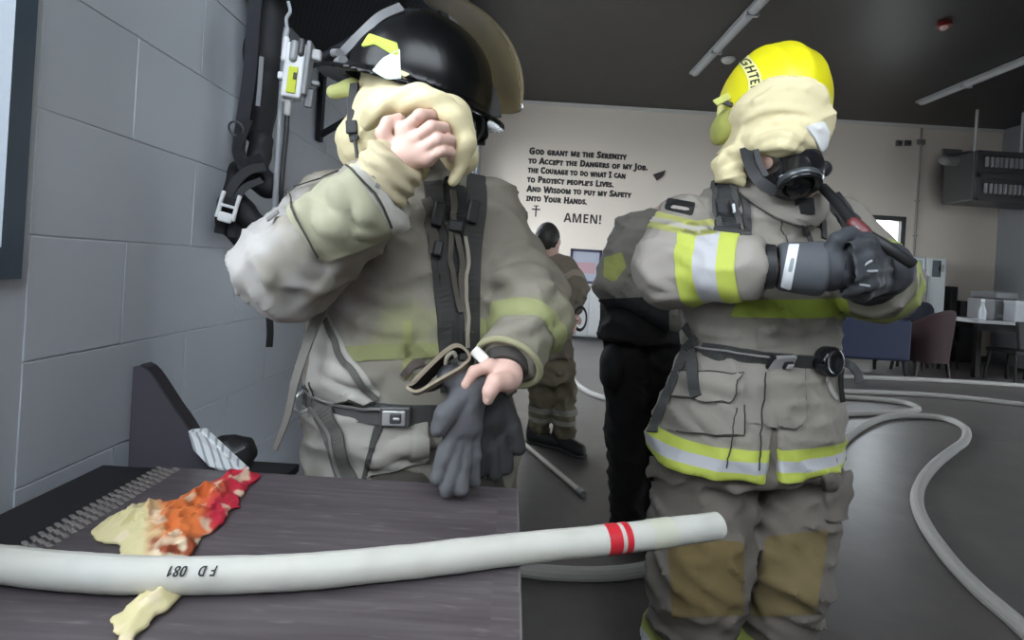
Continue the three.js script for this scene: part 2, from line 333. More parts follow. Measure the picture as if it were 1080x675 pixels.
{
  const full = rbox(0.012, 0.1975, 0.3975, 0.0015), half = rbox(0.012, 0.1975, 0.1975, 0.0015), tones = [0, 1, 2].map((k) => leftPaint.clone());
  tones[1].color.multiplyScalar(0.97); tones[2].color.multiplyScalar(1.03);
  for (let r = 0; r < 10; r++) for (let z = -0.80 - (r % 2 ? 0.1 : 0.2), first = true; z > -3.2; first = false) {
    const h = first && r % 2, m = new THREE.Mesh(h ? half : full, tones[(r * 7 + Math.round(-z * 5)) % 3]);
    m.position.set(XL - 0.006 + (rnd() - 0.5) * 0.001, JY - 0.8 + 0.2 * r + 0.1, z); m.name = 'block'; m.castShadow = m.receiveShadow = true; leftWall.add(m);
    z -= h ? 0.3 : 0.4;
  }
}
{
  const fm = mat([0.055, 0.075, 0.10], 0.35);
  const w = struct('window_2', [box(XL - 0.03, XL + 0.012, LY0 - 0.035, LY1 + 0.035, LZ0 - 0.03, LZ0 + 0.004), box(XL - T, XL + 0.012, LY0 - 0.035, LY1 + 0.035, LZ1 - 0.012, LZ1 + 0.035), box(XL - T, XL + 0.012, LY0 - 0.035, LY0 + 0.012, LZ0, LZ1), box(XL - T, XL + 0.012, LY1 - 0.012, LY1 + 0.035, LZ0, LZ1)], fm);
  part('window_bar', box(XL - 0.03, XL + 0.005, LY0, LY1, -0.03, 0.01), fm, w);
  part('pane', box(XL - 0.022, XL - 0.016, LY0 + 0.012, LY1 - 0.012, LZ0 + 0.004, -0.03), pane, w);
  part('pane', box(XL - 0.022, XL - 0.016, LY0 + 0.012, LY1 - 0.012, 0.01, LZ1 - 0.012), pane, w);
}
{
  const w = struct('added_window_3', [box(XL - 0.1, XL - 0.04, RY0, RY0 + 0.06, RZ0, RZ1), box(XL - 0.1, XL - 0.04, RY1 - 0.06, RY1, RZ0, RZ1), ...[0, 1, 2, 3, 4].map((k) => { const z = mix(RZ0, RZ1 - 0.06, k / 4); return box(XL - 0.1, XL - 0.04, RY0 + 0.06, RY1 - 0.06, z, z + 0.06); })], mat([0.055, 0.075, 0.10], 0.35));  // windows out of sight, added to brighten the far hall
  for (let k = 0; k < 4; k++) part('pane', box(XL - 0.075, XL - 0.069, RY0 + 0.06, RY1 - 0.06, mix(RZ0, RZ1 - 0.06, k / 4) + 0.06, mix(RZ0, RZ1 - 0.06, (k + 1) / 4)), pane, w);
}
// right wall with unseen bays added for light, front wall with the bay the light comes in by
const addedBays = [[-6.4, -4.9], [-4.4, -2.9]], BH = 3.2;
struct('wall_right', [box(XR, XR + T, BH, YC, ZB, ZF), box(XR, XR + T, 0, BH, ZB, addedBays[0][0]), box(XR, XR + T, 0, BH, addedBays[0][1], addedBays[1][0]), box(XR, XR + T, 0, BH, addedBays[1][1], ZF)], mat([0.22, 0.22, 0.225], 0.7));
const FB = [-0.7, 1.7], FL = 2.4, FH = 4.2;
struct('wall_front', [box(XL - T, XR + T, FH, YC, ZF, ZF + T), box(XL - T, XR + T, 0, FL, ZF, ZF + T), box(XL - T, FB[0], FL, FH, ZF, ZF + T), box(FB[1], XR + T, FL, FH, ZF, ZF + T)], mat([0.3, 0.29, 0.28], 0.7));
struct('ground', box(-40, 50, -0.2, -0.15, -50, 40), mat([0.30, 0.30, 0.29], 0.9));

// ---------------------------------------------------------------- painted prayer on the end wall
{
  const W = 2048, H = 1400, cv = document.createElement('canvas'); cv.width = W; cv.height = H;
  const c = cv.getContext('2d'); c.fillStyle = '#000'; c.fillRect(0, 0, W, H); c.fillStyle = c.strokeStyle = '#fff'; c.lineWidth = 9;
  const A = at(556, 150, 10.19), B = at(692, 150, 10.19), S = W / (B.x - A.x), hgt = H / S;
  const px = 540 / 10.19;                                                   // photograph pixels per metre there
  const line = (y, x1, words, size = 82) => {
    const width = (k) => { let t = 0; for (const w of words) { for (let i = 0; i < w.length; i++) { c.font = `bold ${(i === 0 && w[0] === w[0].toUpperCase() ? 1.35 : 1) * size}px sans-serif`; t += c.measureText(w[i].toUpperCase()).width * k; } t += size * 0.42 * k; } return t; };
    const k = x1 / width(1);
    let x = 40;
    for (const w of words) { for (let i = 0; i < w.length; i++) { const s = (i === 0 && w[0] === w[0].toUpperCase() ? 1.35 : 1) * size; c.font = `bold ${s}px sans-serif`; const ch = w[i].toUpperCase(), adv = c.measureText(ch).width * k; c.save(); c.translate(x, y + (rnd() - 0.5) * 8); c.rotate((rnd() - 0.5) * 0.10); c.scale(k, 1.25); c.fillText(ch, 0, 0), c.strokeText(ch, 0, 0); c.restore(); x += adv; } x += size * 0.42 * k; }
  };
  const u = W / 136;                                                        // canvas units per photograph pixel
  line(195, 106 * u, ['God', 'grant', 'me', 'the', 'Serenity']);
  line(345, 129 * u, ['to', 'Accept', 'the', 'Dangers', 'of', 'my', 'Job.'], 78);
  line(495, 106 * u, ['the', 'Courage', 'to', 'do', 'what', 'I', 'can'], 78);
  line(645, 94 * u, ['to', 'Protect', "people's", 'Lives.'], 78);
  line(795, 113 * u, ['And', 'Wisdom', 'to', 'put', 'my', 'Safety'], 78);
  line(945, 67 * u, ['into', 'Your', 'Hands.'], 80);
  c.font = 'bold 200px sans-serif'; c.save(); c.translate(655, 1245); c.scale(0.95, 1); c.fillText('AMEN!', 0, 0); c.restore();
  c.fillRect(195, 1020, 22, 170); c.fillRect(140, 1062, 132, 22); c.fillRect(165, 1010, 80, 16);
  const tx = new THREE.CanvasTexture(cv); tx.magFilter = THREE.LinearFilter;
  const ink = new THREE.MeshStandardMaterial({ color: new THREE.Color().setRGB(0.035, 0.03, 0.028), roughness: 0.8, alphaMap: tx, transparent: true });
  const g = new THREE.PlaneGeometry(B.x - A.x, hgt).translate((A.x + B.x) / 2, A.y - hgt / 2 + 0.02, ZB + 0.004);
  single('wall_lettering', g, ink, 'hand-painted dark prayer in capital letters on the beige end wall', 'lettering', V((A.x + B.x) / 2, A.y, ZB + 0.004));
}

// ---------------------------------------------------------------- fittings of the end wall and the ceiling
const D = 10.18;
{
  const a = at(602, 262, D), b = at(633, 300, D), t = thing('notice_board', 'small dark-framed notice board below the painted prayer', 'notice board', V((a.x + b.x) / 2, b.y, ZB));
  part('frame', [box(a.x, b.x, a.y - 0.05, a.y, ZB, ZB + 0.04), box(a.x, b.x, b.y, b.y + 0.05, ZB, ZB + 0.04), box(a.x, a.x + 0.05, b.y, a.y, ZB, ZB + 0.04), box(b.x - 0.05, b.x, b.y, a.y, ZB, ZB + 0.04)], mat([0.04, 0.035, 0.07], 0.5), t);
  part('board', box(a.x + 0.04, b.x - 0.04, b.y + 0.04, a.y - 0.04, ZB, ZB + 0.02), mat([0.34, 0.36, 0.42], 0.4), t);
  part('sheet', box(a.x + 0.12, b.x - 0.12, b.y + 0.2, b.y + 0.42, ZB + 0.02, ZB + 0.024), mat([0.42, 0.26, 0.28], 0.7), t);
  const c = thing('cabinet', 'low pale grey cabinet on the floor below the notice board', 'cabinet', V((a.x + b.x) / 2, 0, ZB + 0.25)), y1 = b.y - 0.03;
  part('carcass', rboxAt(a.x - 0.15, b.x + 0.25, 0.06, y1, ZB + 0.02, ZB + 0.45, 0.015), mat([0.42, 0.42, 0.41], 0.5), c);
  part('door', rboxAt(a.x - 0.13, (a.x + b.x) / 2 + 0.04, 0.09, y1 - 0.05, ZB + 0.45, ZB + 0.468, 0.006), mat([0.45, 0.45, 0.44], 0.5), c);
  part('door', rboxAt((a.x + b.x) / 2 + 0.06, b.x + 0.23, 0.09, y1 - 0.05, ZB + 0.45, ZB + 0.468, 0.006), mat([0.45, 0.45, 0.44], 0.5), c);
  part('plinth', box(a.x - 0.11, b.x + 0.2, 0, 0.06, ZB + 0.05, ZB + 0.4), mat([0.05, 0.05, 0.05], 0.7), c);
}
for (const [x, l] of [[948, 'left of two small dark socket boxes high on the end wall'], [957.5, 'small dark socket box high on the end wall, next to the conduit']]) {
  const p = at(x, 151, D), t = thing('socket_box', l, 'socket', V(p.x, p.y, ZB));
  part('housing', rboxAt(p.x - 0.055, p.x + 0.055, p.y - 0.055, p.y + 0.055, ZB, ZB + 0.05, 0.01), mat([0.10, 0.095, 0.09], 0.5), t);
  part('socket_face', rboxAt(p.x - 0.03, p.x + 0.03, p.y - 0.03, p.y + 0.03, ZB + 0.045, ZB + 0.058, 0.006), mat([0.03, 0.03, 0.03], 0.5), t);
}
{
  const p = at(971, 150, D), q = at(971, 290, D), t = thing('conduit', 'thin vertical conduit on the end wall above the white fridge', 'conduit', V(p.x, 1.7, ZB));
  part('pipe', rod(V(p.x, 1.7, ZB + 0.025), V(p.x, YC - 0.07, ZB + 0.025), 0.018), mat([0.24, 0.225, 0.2], 0.5), t);
  part('junction_box', rboxAt(p.x - 0.07, p.x + 0.07, p.y - 0.05, p.y + 0.05, ZB, ZB + 0.06, 0.01), mat([0.2, 0.19, 0.17], 0.5), t);
  for (const y of [2.4, 3.1, 4.2]) part('clip', rboxAt(p.x - 0.035, p.x + 0.035, y, y + 0.025, ZB, ZB + 0.05, 0.004), mat([0.3, 0.28, 0.26], 0.5), t);
  const a = at(995, 190, D);
  const g = tint(new THREE.CircleGeometry(0.62, 48).scale(0.55, 1.05, 1).translate(a.x, a.y, ZB + 0.0035), () => [1, 1, 1]);
  const cv = document.createElement('canvas'); cv.width = cv.height = 256; const c = cv.getContext('2d'), gr = c.createRadialGradient(128, 128, 10, 128, 128, 126);
  gr.addColorStop(0, '#8a8a8a'); gr.addColorStop(0.5, '#555'); gr.addColorStop(1, '#000'); c.fillStyle = '#000'; c.fillRect(0, 0, 256, 256); c.fillStyle = gr; c.fillRect(0, 0, 256, 256);
  const sm = new THREE.MeshStandardMaterial({ color: 0x15120f, roughness: 0.9, alphaMap: new THREE.CanvasTexture(cv), transparent: true });
  const stain = new THREE.Mesh(g, sm); stain.name = 'soot_stain'; backWall.add(stain);
}
{
  const q = [[689, 184], [702, 179.5], [699, 186], [693, 190.5]].map(([x, y]) => at(x, y, 10.18)), sh = new THREE.Shape(); q.forEach((p, i) => (i ? sh.lineTo(p.x, p.y) : sh.moveTo(p.x, p.y))); sh.closePath();
  single('wall_plate', new THREE.ExtrudeGeometry(sh, { depth: 0.03, bevelEnabled: false }).translate(0, 0, ZB), mat([0.05, 0.04, 0.035], 0.6), 'small dark wedge-shaped plate on the end wall right of the painted prayer', 'plate', V(q[0].x, q[0].y, ZB));
}
// strip lights (switched off) along the ceiling
for (const [x, z0, z1, l] of [[2.745, -8.3, -5.4, 'grey strip light on the dark ceiling, the one nearer the painted prayer'], [6.93, -8.95, -6.0, 'grey strip light on the dark ceiling beside the hanging heater']]) {
  const t = thing('strip_light', l, 'strip light', V(x, YC - 0.09, (z0 + z1) / 2));
  part('housing', rboxAt(x - 0.075, x + 0.075, YC - 0.05, YC, z0, z1, 0.015), mat([0.30, 0.30, 0.30], 0.5), t);
  part('diffuser', new THREE.CapsuleGeometry(0.06, z1 - z0 - 0.16, 6, 16).rotateX(Math.PI / 2).scale(1, 0.7, 1).translate(x, YC - 0.05, (z0 + z1) / 2), mat([0.42, 0.42, 0.42], 0.4), t);
  for (const z of [z0 + 0.9, z1 - 0.9]) part('clip', rboxAt(x - 0.08, x + 0.08, YC - 0.1, YC - 0.03, z, z + 0.05, 0.006), mat([0.35, 0.35, 0.35], 0.4), t);
}
{
  const p = atY(768, 62, YC), t = thing('smoke_detector', 'small white round detector on the ceiling by the yellow helmet', 'detector', V(p.x, YC - 0.06, p.z));
  part('base', new THREE.CylinderGeometry(0.10, 0.10, 0.025, 28).translate(p.x, YC - 0.0125, p.z), mat([0.5, 0.49, 0.46], 0.5), t);
  part('dome', new THREE.SphereGeometry(0.085, 24, 12, 0, 7, Math.PI / 2, Math.PI / 2).scale(1, 0.6, 1).translate(p.x, YC - 0.025, p.z), mat([0.55, 0.54, 0.5], 0.5), t);
  const q = atY(996, 24, YC), s = thing('alarm_beacon', 'small dark red alarm beacon on the ceiling', 'beacon', V(q.x, YC - 0.12, q.z));
  part('base', new THREE.CylinderGeometry(0.075, 0.085, 0.05, 28).translate(q.x, YC - 0.025, q.z), mat([0.16, 0.012, 0.012], 0.4), s);
  part('lens', new THREE.SphereGeometry(0.045, 20, 12).scale(1, 0.8, 1).translate(q.x, YC - 0.06, q.z), mat([0.55, 0.35, 0.33], 0.2), s);
}
// heater hanging under the ceiling
{
  const d = 8.9, a = at(1031, 158, d), b = at(1031, 211, d), w = 1.5, z = -d, t = thing('unit_heater', 'dark grey louvred heater hanging from the ceiling at the far right', 'heater', V(a.x + w / 2, b.y, z - 0.35));
  const hm = mat([0.05, 0.05, 0.05], 0.45), h = a.y - b.y;
  part('casing', [rboxAt(a.x, a.x + w, b.y, a.y, z - 0.7, z - 0.05, 0.03), rboxAt(a.x, a.x + w, a.y - 0.07, a.y, z - 0.05, z, 0.01), rboxAt(a.x, a.x + w, b.y, b.y + 0.07, z - 0.05, z, 0.01), rboxAt(a.x, a.x + 0.08, b.y, a.y, z - 0.05, z, 0.01), rboxAt(a.x, a.x + w, b.y + h * 0.44, b.y + h * 0.56, z - 0.05, z, 0.01)], hm, t);
  const fin = rbox(0.035, h * 0.2, 0.05, 0.006), fm = mat([0.26, 0.26, 0.255], 0.4);
  for (const y of [b.y + h * 0.25, b.y + h * 0.78]) for (let k = 0; k < 15; k++) { const m = new THREE.Mesh(fin, fm); m.name = 'fin'; m.rotation.y = 0.5; m.position.set(a.x + 0.2 + k * 0.085, y, z - 0.02).sub(baseOf.get(t)); t.add(m); }
  for (const x of [a.x + 0.22, a.x + 1.05]) part('hanger_rod', rod(V(x, a.y - 0.01, z - 0.3), V(x, YC, z - 0.3), 0.022), mat([0.45, 0.44, 0.43], 0.4), t);
  const f0 = at(1003, 168, D), f1 = at(1034, 160, d);
  part('flue', tube([V(f0.x, f0.y, ZB), V(f0.x + 0.1, f0.y + 0.02, -9.9), V(f1.x - 0.2, f1.y - 0.05, z - 0.5), V(f1.x + 0.05, f1.y - 0.08, z - 0.4)], 0.09, 30, 16), mat([0.16, 0.16, 0.155], 0.45), t);
  part('wall_collar', rboxAt(f0.x - 0.2, f0.x + 0.2, f0.y - 0.22, f0.y + 0.2, ZB, ZB + 0.05, 0.02), mat([0.13, 0.125, 0.12], 0.5), t);
}

// ---------------------------------------------------------------- the lounge corner by the end wall
{
  const d = 9.55, a = at(959, 270, d), b = at(999, 272, d), z = -d, y1 = a.y, t = thing('refrigerator', 'white two-door refrigerator with papers on its doors', 'refrigerator', V((a.x + b.x) / 2, 0, z - 0.3)), wm = mat([0.60, 0.62, 0.61], 0.35), m = (a.x + b.x) / 2 - 0.03;
  part('cabinet', rboxAt(a.x, b.x, 0.03, y1, z - 0.6, z - 0.06, 0.02), wm, t);
  const dl = part('door', rboxAt(a.x, m - 0.006, 0.08, y1 - 0.005, z - 0.055, z, 0.015), wm, t), dr = part('door', rboxAt(m + 0.006, b.x, 0.08, y1 - 0.005, z - 0.055, z, 0.015), wm, t);
  for (const [x, D2] of [[m - 0.05, dl], [m + 0.05, dr]]) part('handle', rboxAt(x - 0.014, x + 0.014, 0.75, y1 - 0.35, z, z + 0.04, 0.01), mat([0.35, 0.36, 0.36], 0.4), D2);
  part('dispenser', rboxAt(a.x + 0.1, m - 0.1, y1 - 0.78, y1 - 0.56, z - 0.002, z + 0.008, 0.004), mat([0.2, 0.21, 0.21], 0.4), dl);
  part('paper', box(a.x + 0.1, m - 0.07, y1 - 0.38, y1 - 0.06, z, z + 0.004), mat([0.30, 0.37, 0.36], 0.8), dl);
  part('paper', box(m + 0.12, m + 0.28, y1 - 0.36, y1 - 0.05, z, z + 0.004), mat([0.10, 0.12, 0.13], 0.8), dr);
  part('paper', box(m + 0.24, m + 0.33, y1 - 0.26, y1 - 0.12, z, z + 0.004), mat([0.34, 0.36, 0.34], 0.8), dr);
}
function legsAt(t, spots, h, m, r0 = 0.022, r1 = 0.03, lean = 0.03) { for (const [x, z, sx = 0, sz = 0] of spots) part('leg', rod(V(x + sx * lean, 0, z + sz * lean), V(x, h, z), r0, r1, 12), m, t); }
const darkWood = mat([0.010, 0.008, 0.007], 0.75);
{
  const d = 7.6, x0 = at(872, 350, d).x, x1 = at(963, 350, d).x, z = -d, t = thing('sofa', 'blue two-seat sofa seen from behind, standing on dark legs', 'sofa', V((x0 + x1) / 2, 0, z - 0.35)), m = mat([0.010, 0.016, 0.050], 0.75);
  const y1 = at(930, 336, d).y, y0 = 0.24;
  part('backrest', rbox(x1 - x0, y1 - y0, 0.16, 0.05).translate((x0 + x1) / 2, (y0 + y1) / 2, z - 0.08), m, t);
  part('seat', rboxAt(x0 + 0.02, x1 - 0.02, y0, 0.45, z - 0.75, z - 0.12, 0.05), m, t);
  for (const x of [x0, x1 - 0.11]) part('armrest', rboxAt(x, x + 0.11, y0, 0.68, z - 0.72, z - 0.1, 0.05), m, t);
  legsAt(t, [[x0 + 0.06, z - 0.07, -1, 1], [x1 - 0.06, z - 0.07, 1, 1], [x0 + 0.06, z - 0.68, -1, -1], [x1 - 0.06, z - 0.68, 1, -1], [(x0 + x1) / 2 - 0.05, z - 0.6]], 0.26, darkWood);
}
function tubChair(name, label, d, xa, xb, yTop, colour, turn, legM) {
  const x0 = at(xa, 350, d).x, x1 = at(xb, 350, d).x, cx = (x0 + x1) / 2, R = (x1 - x0) / 2, z = -d - R, y1 = at((xa + xb) / 2, yTop, d).y, t = thing(name, label, 'armchair', V(cx, 0, z)), m = mat(colour, 0.8);
  // a back that wraps round the seat and falls towards the arms
  const n = 40, pos = [], idx = [];
  for (let i = 0; i <= n; i++) {
    const a = (i / n - 0.5) * 1.5 * Math.PI, s = Math.cos(a * 0.62), top = mix(0.62, y1, s * s), A = Math.PI / 2 - a + turn, c = Math.cos(A), q = Math.sin(A);
    for (const [r, y] of [[R * 0.8, 0.22], [R * 0.86, 0.22], [R, top - 0.03], [R * 0.97, top], [R * 0.9, top], [R * 0.86, top - 0.03]]) pos.push(cx + c * r, y, z + q * r);
  }
  for (let i = 0; i < n; i++) for (let k = 0; k < 6; k++) { const a = i * 6 + k, b = i * 6 + (k + 1) % 6, c = a + 6, e = b + 6; idx.push(a, b, c, b, e, c); }
  for (const o of [0, n * 6]) for (let k = 1; k < 5; k++) o ? idx.push(o, o + k + 1, o + k) : idx.push(o, o + k, o + k + 1);
  const g = new THREE.BufferGeometry(); g.setAttribute('position', new THREE.Float32BufferAttribute(pos, 3)); g.setIndex(idx); const f = g.toNonIndexed(); f.computeVertexNormals();
  part('backrest', f, m, t);
  part('seat', new THREE.CylinderGeometry(R * 0.8, R * 0.76, 0.2, 32).translate(cx, 0.36, z), m, t);
  legsAt(t, [[cx - R * 0.55, z + R * 0.55, -1, 1], [cx + R * 0.55, z + R * 0.55, 1, 1], [cx - R * 0.55, z - R * 0.55, -1, -1], [cx + R * 0.55, z - R * 0.55, 1, -1]], 0.28, legM);
}
tubChair('tub_chair', 'round-backed dark navy armchair behind the blue sofa and the wine-red one', 8.6, 946, 998, 318, [0.008, 0.009, 0.02], 0, darkWood);
tubChair('tub_chair', 'wine-red armchair with curved back right beside the blue sofa', 7.75, 966, 1024, 327, [0.032, 0.012, 0.013], -0.35, mat([0.05, 0.03, 0.025], 0.5));
{
  const d = 8.0, x0 = at(1031, 340, d).x, x1 = x0 + 1.9, yT = at(1040, 338, d).y, z0 = -d - 0.85, z1 = -d, t = thing('dining_table', 'tall dark table with a pale cloth at the far right', 'table', V((x0 + x1) / 2, 0, (z0 + z1) / 2));
  part('table_top', rboxAt(x0 + 0.03, x1 - 0.03, yT - 0.05, yT - 0.012, z0 + 0.03, z1 - 0.03, 0.01), darkWood, t);
  part('apron', [box(x0 + 0.1, x1 - 0.1, yT - 0.17, yT - 0.05, z1 - 0.14, z1 - 0.11), box(x0 + 0.1, x1 - 0.1, yT - 0.17, yT - 0.05, z0 + 0.11, z0 + 0.14)], darkWood, t);
  for (const x of [x0 + 0.1, x1 - 0.1]) for (const z of [z0 + 0.1, z1 - 0.1]) part('leg', rboxAt(x - 0.04, x + 0.04, 0, yT - 0.05, z - 0.04, z + 0.04, 0.008), darkWood, t);
  single('tablecloth', [rboxAt(x0, x1, yT - 0.011, yT, z0, z1, 0.005), box(x0, x0 + 0.012, yT - 0.05, yT - 0.005, z0, z1), box(x1 - 0.012, x1, yT - 0.05, yT - 0.005, z0, z1), box(x0, x1, yT - 0.05, yT - 0.005, z1 - 0.012, z1), box(x0, x1, yT - 0.05, yT - 0.005, z0, z0 + 0.012)], mat([0.42, 0.42, 0.42], 0.8), 'thin pale grey cloth over the tall dark table', 'tablecloth', V((x0 + x1) / 2, yT - 0.03, (z0 + z1) / 2));
  const p = at(1034, 320, d + 0.5), q = at(1062, 308, d + 0.5);
  const pr = thing('printer', 'silver-grey office printer on the pale tablecloth', 'printer', V((p.x + q.x) / 2, yT, -d - 0.45)), pm = mat([0.18, 0.18, 0.185], 0.4), hgt = q.y - yT;
  part('housing', rboxAt(p.x, q.x, yT, yT + hgt * 0.72, -d - 0.75, -d - 0.25, 0.02), pm, pr);
  part('lid', rboxAt(p.x + 0.02, q.x - 0.02, yT + hgt * 0.72, q.y, -d - 0.73, -d - 0.27, 0.03), mat([0.09, 0.09, 0.095], 0.4), pr);
  part('paper_tray', rboxAt(p.x + 0.06, q.x - 0.06, yT + 0.05, yT + 0.1, -d - 0.25, -d - 0.24, 0.004), mat([0.30, 0.31, 0.32], 0.4), pr);
  const b0 = at(1059, 336, d + 0.2).x, bx = thing('cardboard_box', 'pale square box on the tablecloth in front of the printer', 'box', V(b0 + 0.25, yT, -d - 0.15)), by = at(1062, 317, d + 0.1).y;
  part('carton', rboxAt(b0, b0 + 0.5, yT, by, -d - 0.22, -d - 0.03, 0.008), mat([0.36, 0.37, 0.38], 0.6), bx);
  part('flap', rboxAt(b0 - 0.005, b0 + 0.505, by - 0.04, by + 0.006, -d - 0.225, -d - 0.025, 0.004), mat([0.40, 0.41, 0.42], 0.6), bx);
  const g = at(1036, 333, d + 0.12), gl = thing('bottle', 'clear glass bottle on the left corner of the pale tablecloth', 'bottle', V(g.x, yT, -d - 0.12));
  part('glass', new THREE.LatheGeometry([[0, 0], [0.045, 0], [0.05, 0.02], [0.05, 0.15], [0.03, 0.2], [0.02, 0.24], [0.02, 0.3]].map(([r, y]) => new THREE.Vector2(r, y)), 24).translate(g.x, yT, -d - 0.12), new THREE.MeshPhysicalMaterial({ color: 0xe8f0f4, roughness: 0.08, transmission: 0.6, thickness: 0.05, metalness: 0 }), gl);
  part('cap', new THREE.CylinderGeometry(0.024, 0.024, 0.04, 16).translate(g.x, yT + 0.31, -d - 0.12), mat([0.6, 0.62, 0.63], 0.3), gl);
  // chairs drawn up to the table
  const chair = (x, z, turn, l) => {
    const c = thing('dining_chair', l, 'chair', V(x, 0, z), 'dark chairs around the tall table'); c.rotation.y = turn; baseOf.set(c, V(0, 0, 0));
    part('seat', rbox(0.44, 0.06, 0.44, 0.02).translate(0, 0.47, 0), darkWood, c);
    part('backrest', rbox(0.44, 0.42, 0.05, 0.02).rotateX(-0.12).translate(0, 0.73, 0.22), darkWood, c);
    for (const [i, k] of [[-1, -1], [1, -1], [-1, 1], [1, 1]]) part('leg', rod(V(i * 0.21, 0, k * 0.22), V(i * 0.18, 0.46, k * 0.18), 0.016, 0.022, 10), darkWood, c);
    return c;
  };
  chair(x0 + 0.3, -d - 1.1, 3.1, 'dark chair on the far side of the tall table, mostly hidden');
  chair(x0 + 0.47, -d + 0.10, 0.15, 'dark chair drawn up to the near side of the tall table');
  chair(x0 + 1.12, -d + 0.08, -0.1, 'dark chair at the far right, cut off by the picture edge');
  const s0 = at(1001, 302, 9.95), s1 = at(1007, 302, 9.95), sp = thing('speaker', 'narrow black loudspeaker standing right of the refrigerator', 'speaker', V((s0.x + s1.x) / 2, 0, -10.0));
  part('cabinet', rboxAt(s0.x, s1.x + 0.03, 0, s0.y, -10.15, -9.9, 0.015), mat([0.012, 0.012, 0.012], 0.6), sp);
  part('grille', rboxAt(s0.x + 0.02, s1.x + 0.01, 0.1, s0.y - 0.06, -9.9, -9.888, 0.005), mat([0.02, 0.02, 0.02], 0.9), sp);
  const k0 = at(1010.5, 317, 9.9), k1 = at(1027, 317, 9.9), kb = thing('low_cabinet', 'low black cabinet behind the wine-red armchair', 'cabinet', V((k0.x + k1.x) / 2, 0, -10.0));
  part('carcass', rboxAt(k0.x, k1.x, 0, k0.y, -10.15, -9.85, 0.012), mat([0.012, 0.012, 0.013], 0.6), kb);
  part('door', rboxAt(k0.x + 0.01, k1.x - 0.01, 0.06, k0.y - 0.03, -9.85, -9.835, 0.006), mat([0.014, 0.014, 0.015], 0.6), kb);
}

// ---------------------------------------------------------------- hoses and a pole on the floor
const hoseMat = mat([0.34, 0.325, 0.30], 0.85);
function floorHose(label, pts, r = 0.033, extra = 0) {
  const P = pts.map(([x, y, h = 0]) => atY(x, y, r * 0.8 + h)), g = tube(P, r, P.length * 14, 12);
  const p = g.attributes.position; for (let i = 0; i < p.count; i++) p.setY(i, Math.max(0.002, p.getY(i)));
  g.computeVertexNormals();
  return single('fire_hose', g, hoseMat, label, 'hose', V(P[0].x, 0, P[0].z));
}
floorHose('pale fire hose winding in an S over the open floor at the right', [[1120, 706], [1080, 664], [1032, 622], [1000, 588], [975, 552], [967, 528], [972, 508], [986, 490], [1006, 474], [1018, 464], [1018, 452], [1002, 443], [975, 439], [942, 439], [917, 446], [895, 460], [880, 478]]);
floorHose('pale fire hose making a hairpin bend behind the S-shaped one', [[1110, 431], [1080, 427], [1020, 420], [960, 415.5], [893, 413], [850, 411]]);
floorHose('pale fire hose doubling back in a narrow loop left of the S-shaped one', [[850, 416], [893, 419], [930, 422], [955, 425], [968, 430], [962, 433.5], [930, 435.5], [895, 436.5], [860, 438]], 0.03);
floorHose('farthest pale fire hose, lying straight before the sofa and table', [[860, 396], [905, 398], [960, 400], [1020, 403], [1080, 407], [1110, 409]], 0.035);
floorHose('pale fire hose bending on the floor between the two background people', [[585, 386], [600, 391], [606, 402], [618, 412], [634, 419], [660, 424], [700, 424]], 0.03);
floorHose('dim fire hose on the floor under the overhanging white hose', [[545, 600], [575, 604], [620, 606], [660, 604], [690, 598], [740, 586]], 0.03);
{
  const a = atY(551, 467, 0.02), b = atY(615, 521, 0.02);
  const t = thing('pole', 'thin pale wooden pole lying on the floor behind the bench', 'pole', V(a.x, 0, a.z));
  part('shaft', rod(a, b, 0.017), mat([0.40, 0.37, 0.31], 0.6), t);
  const e = b.clone().sub(a).normalize().multiplyScalar(0.05);
  part('ferrule', rod(b.clone().sub(e), b.clone().addScaledVector(e, 0.1), 0.019), mat([0.2, 0.19, 0.18], 0.4), t);
}
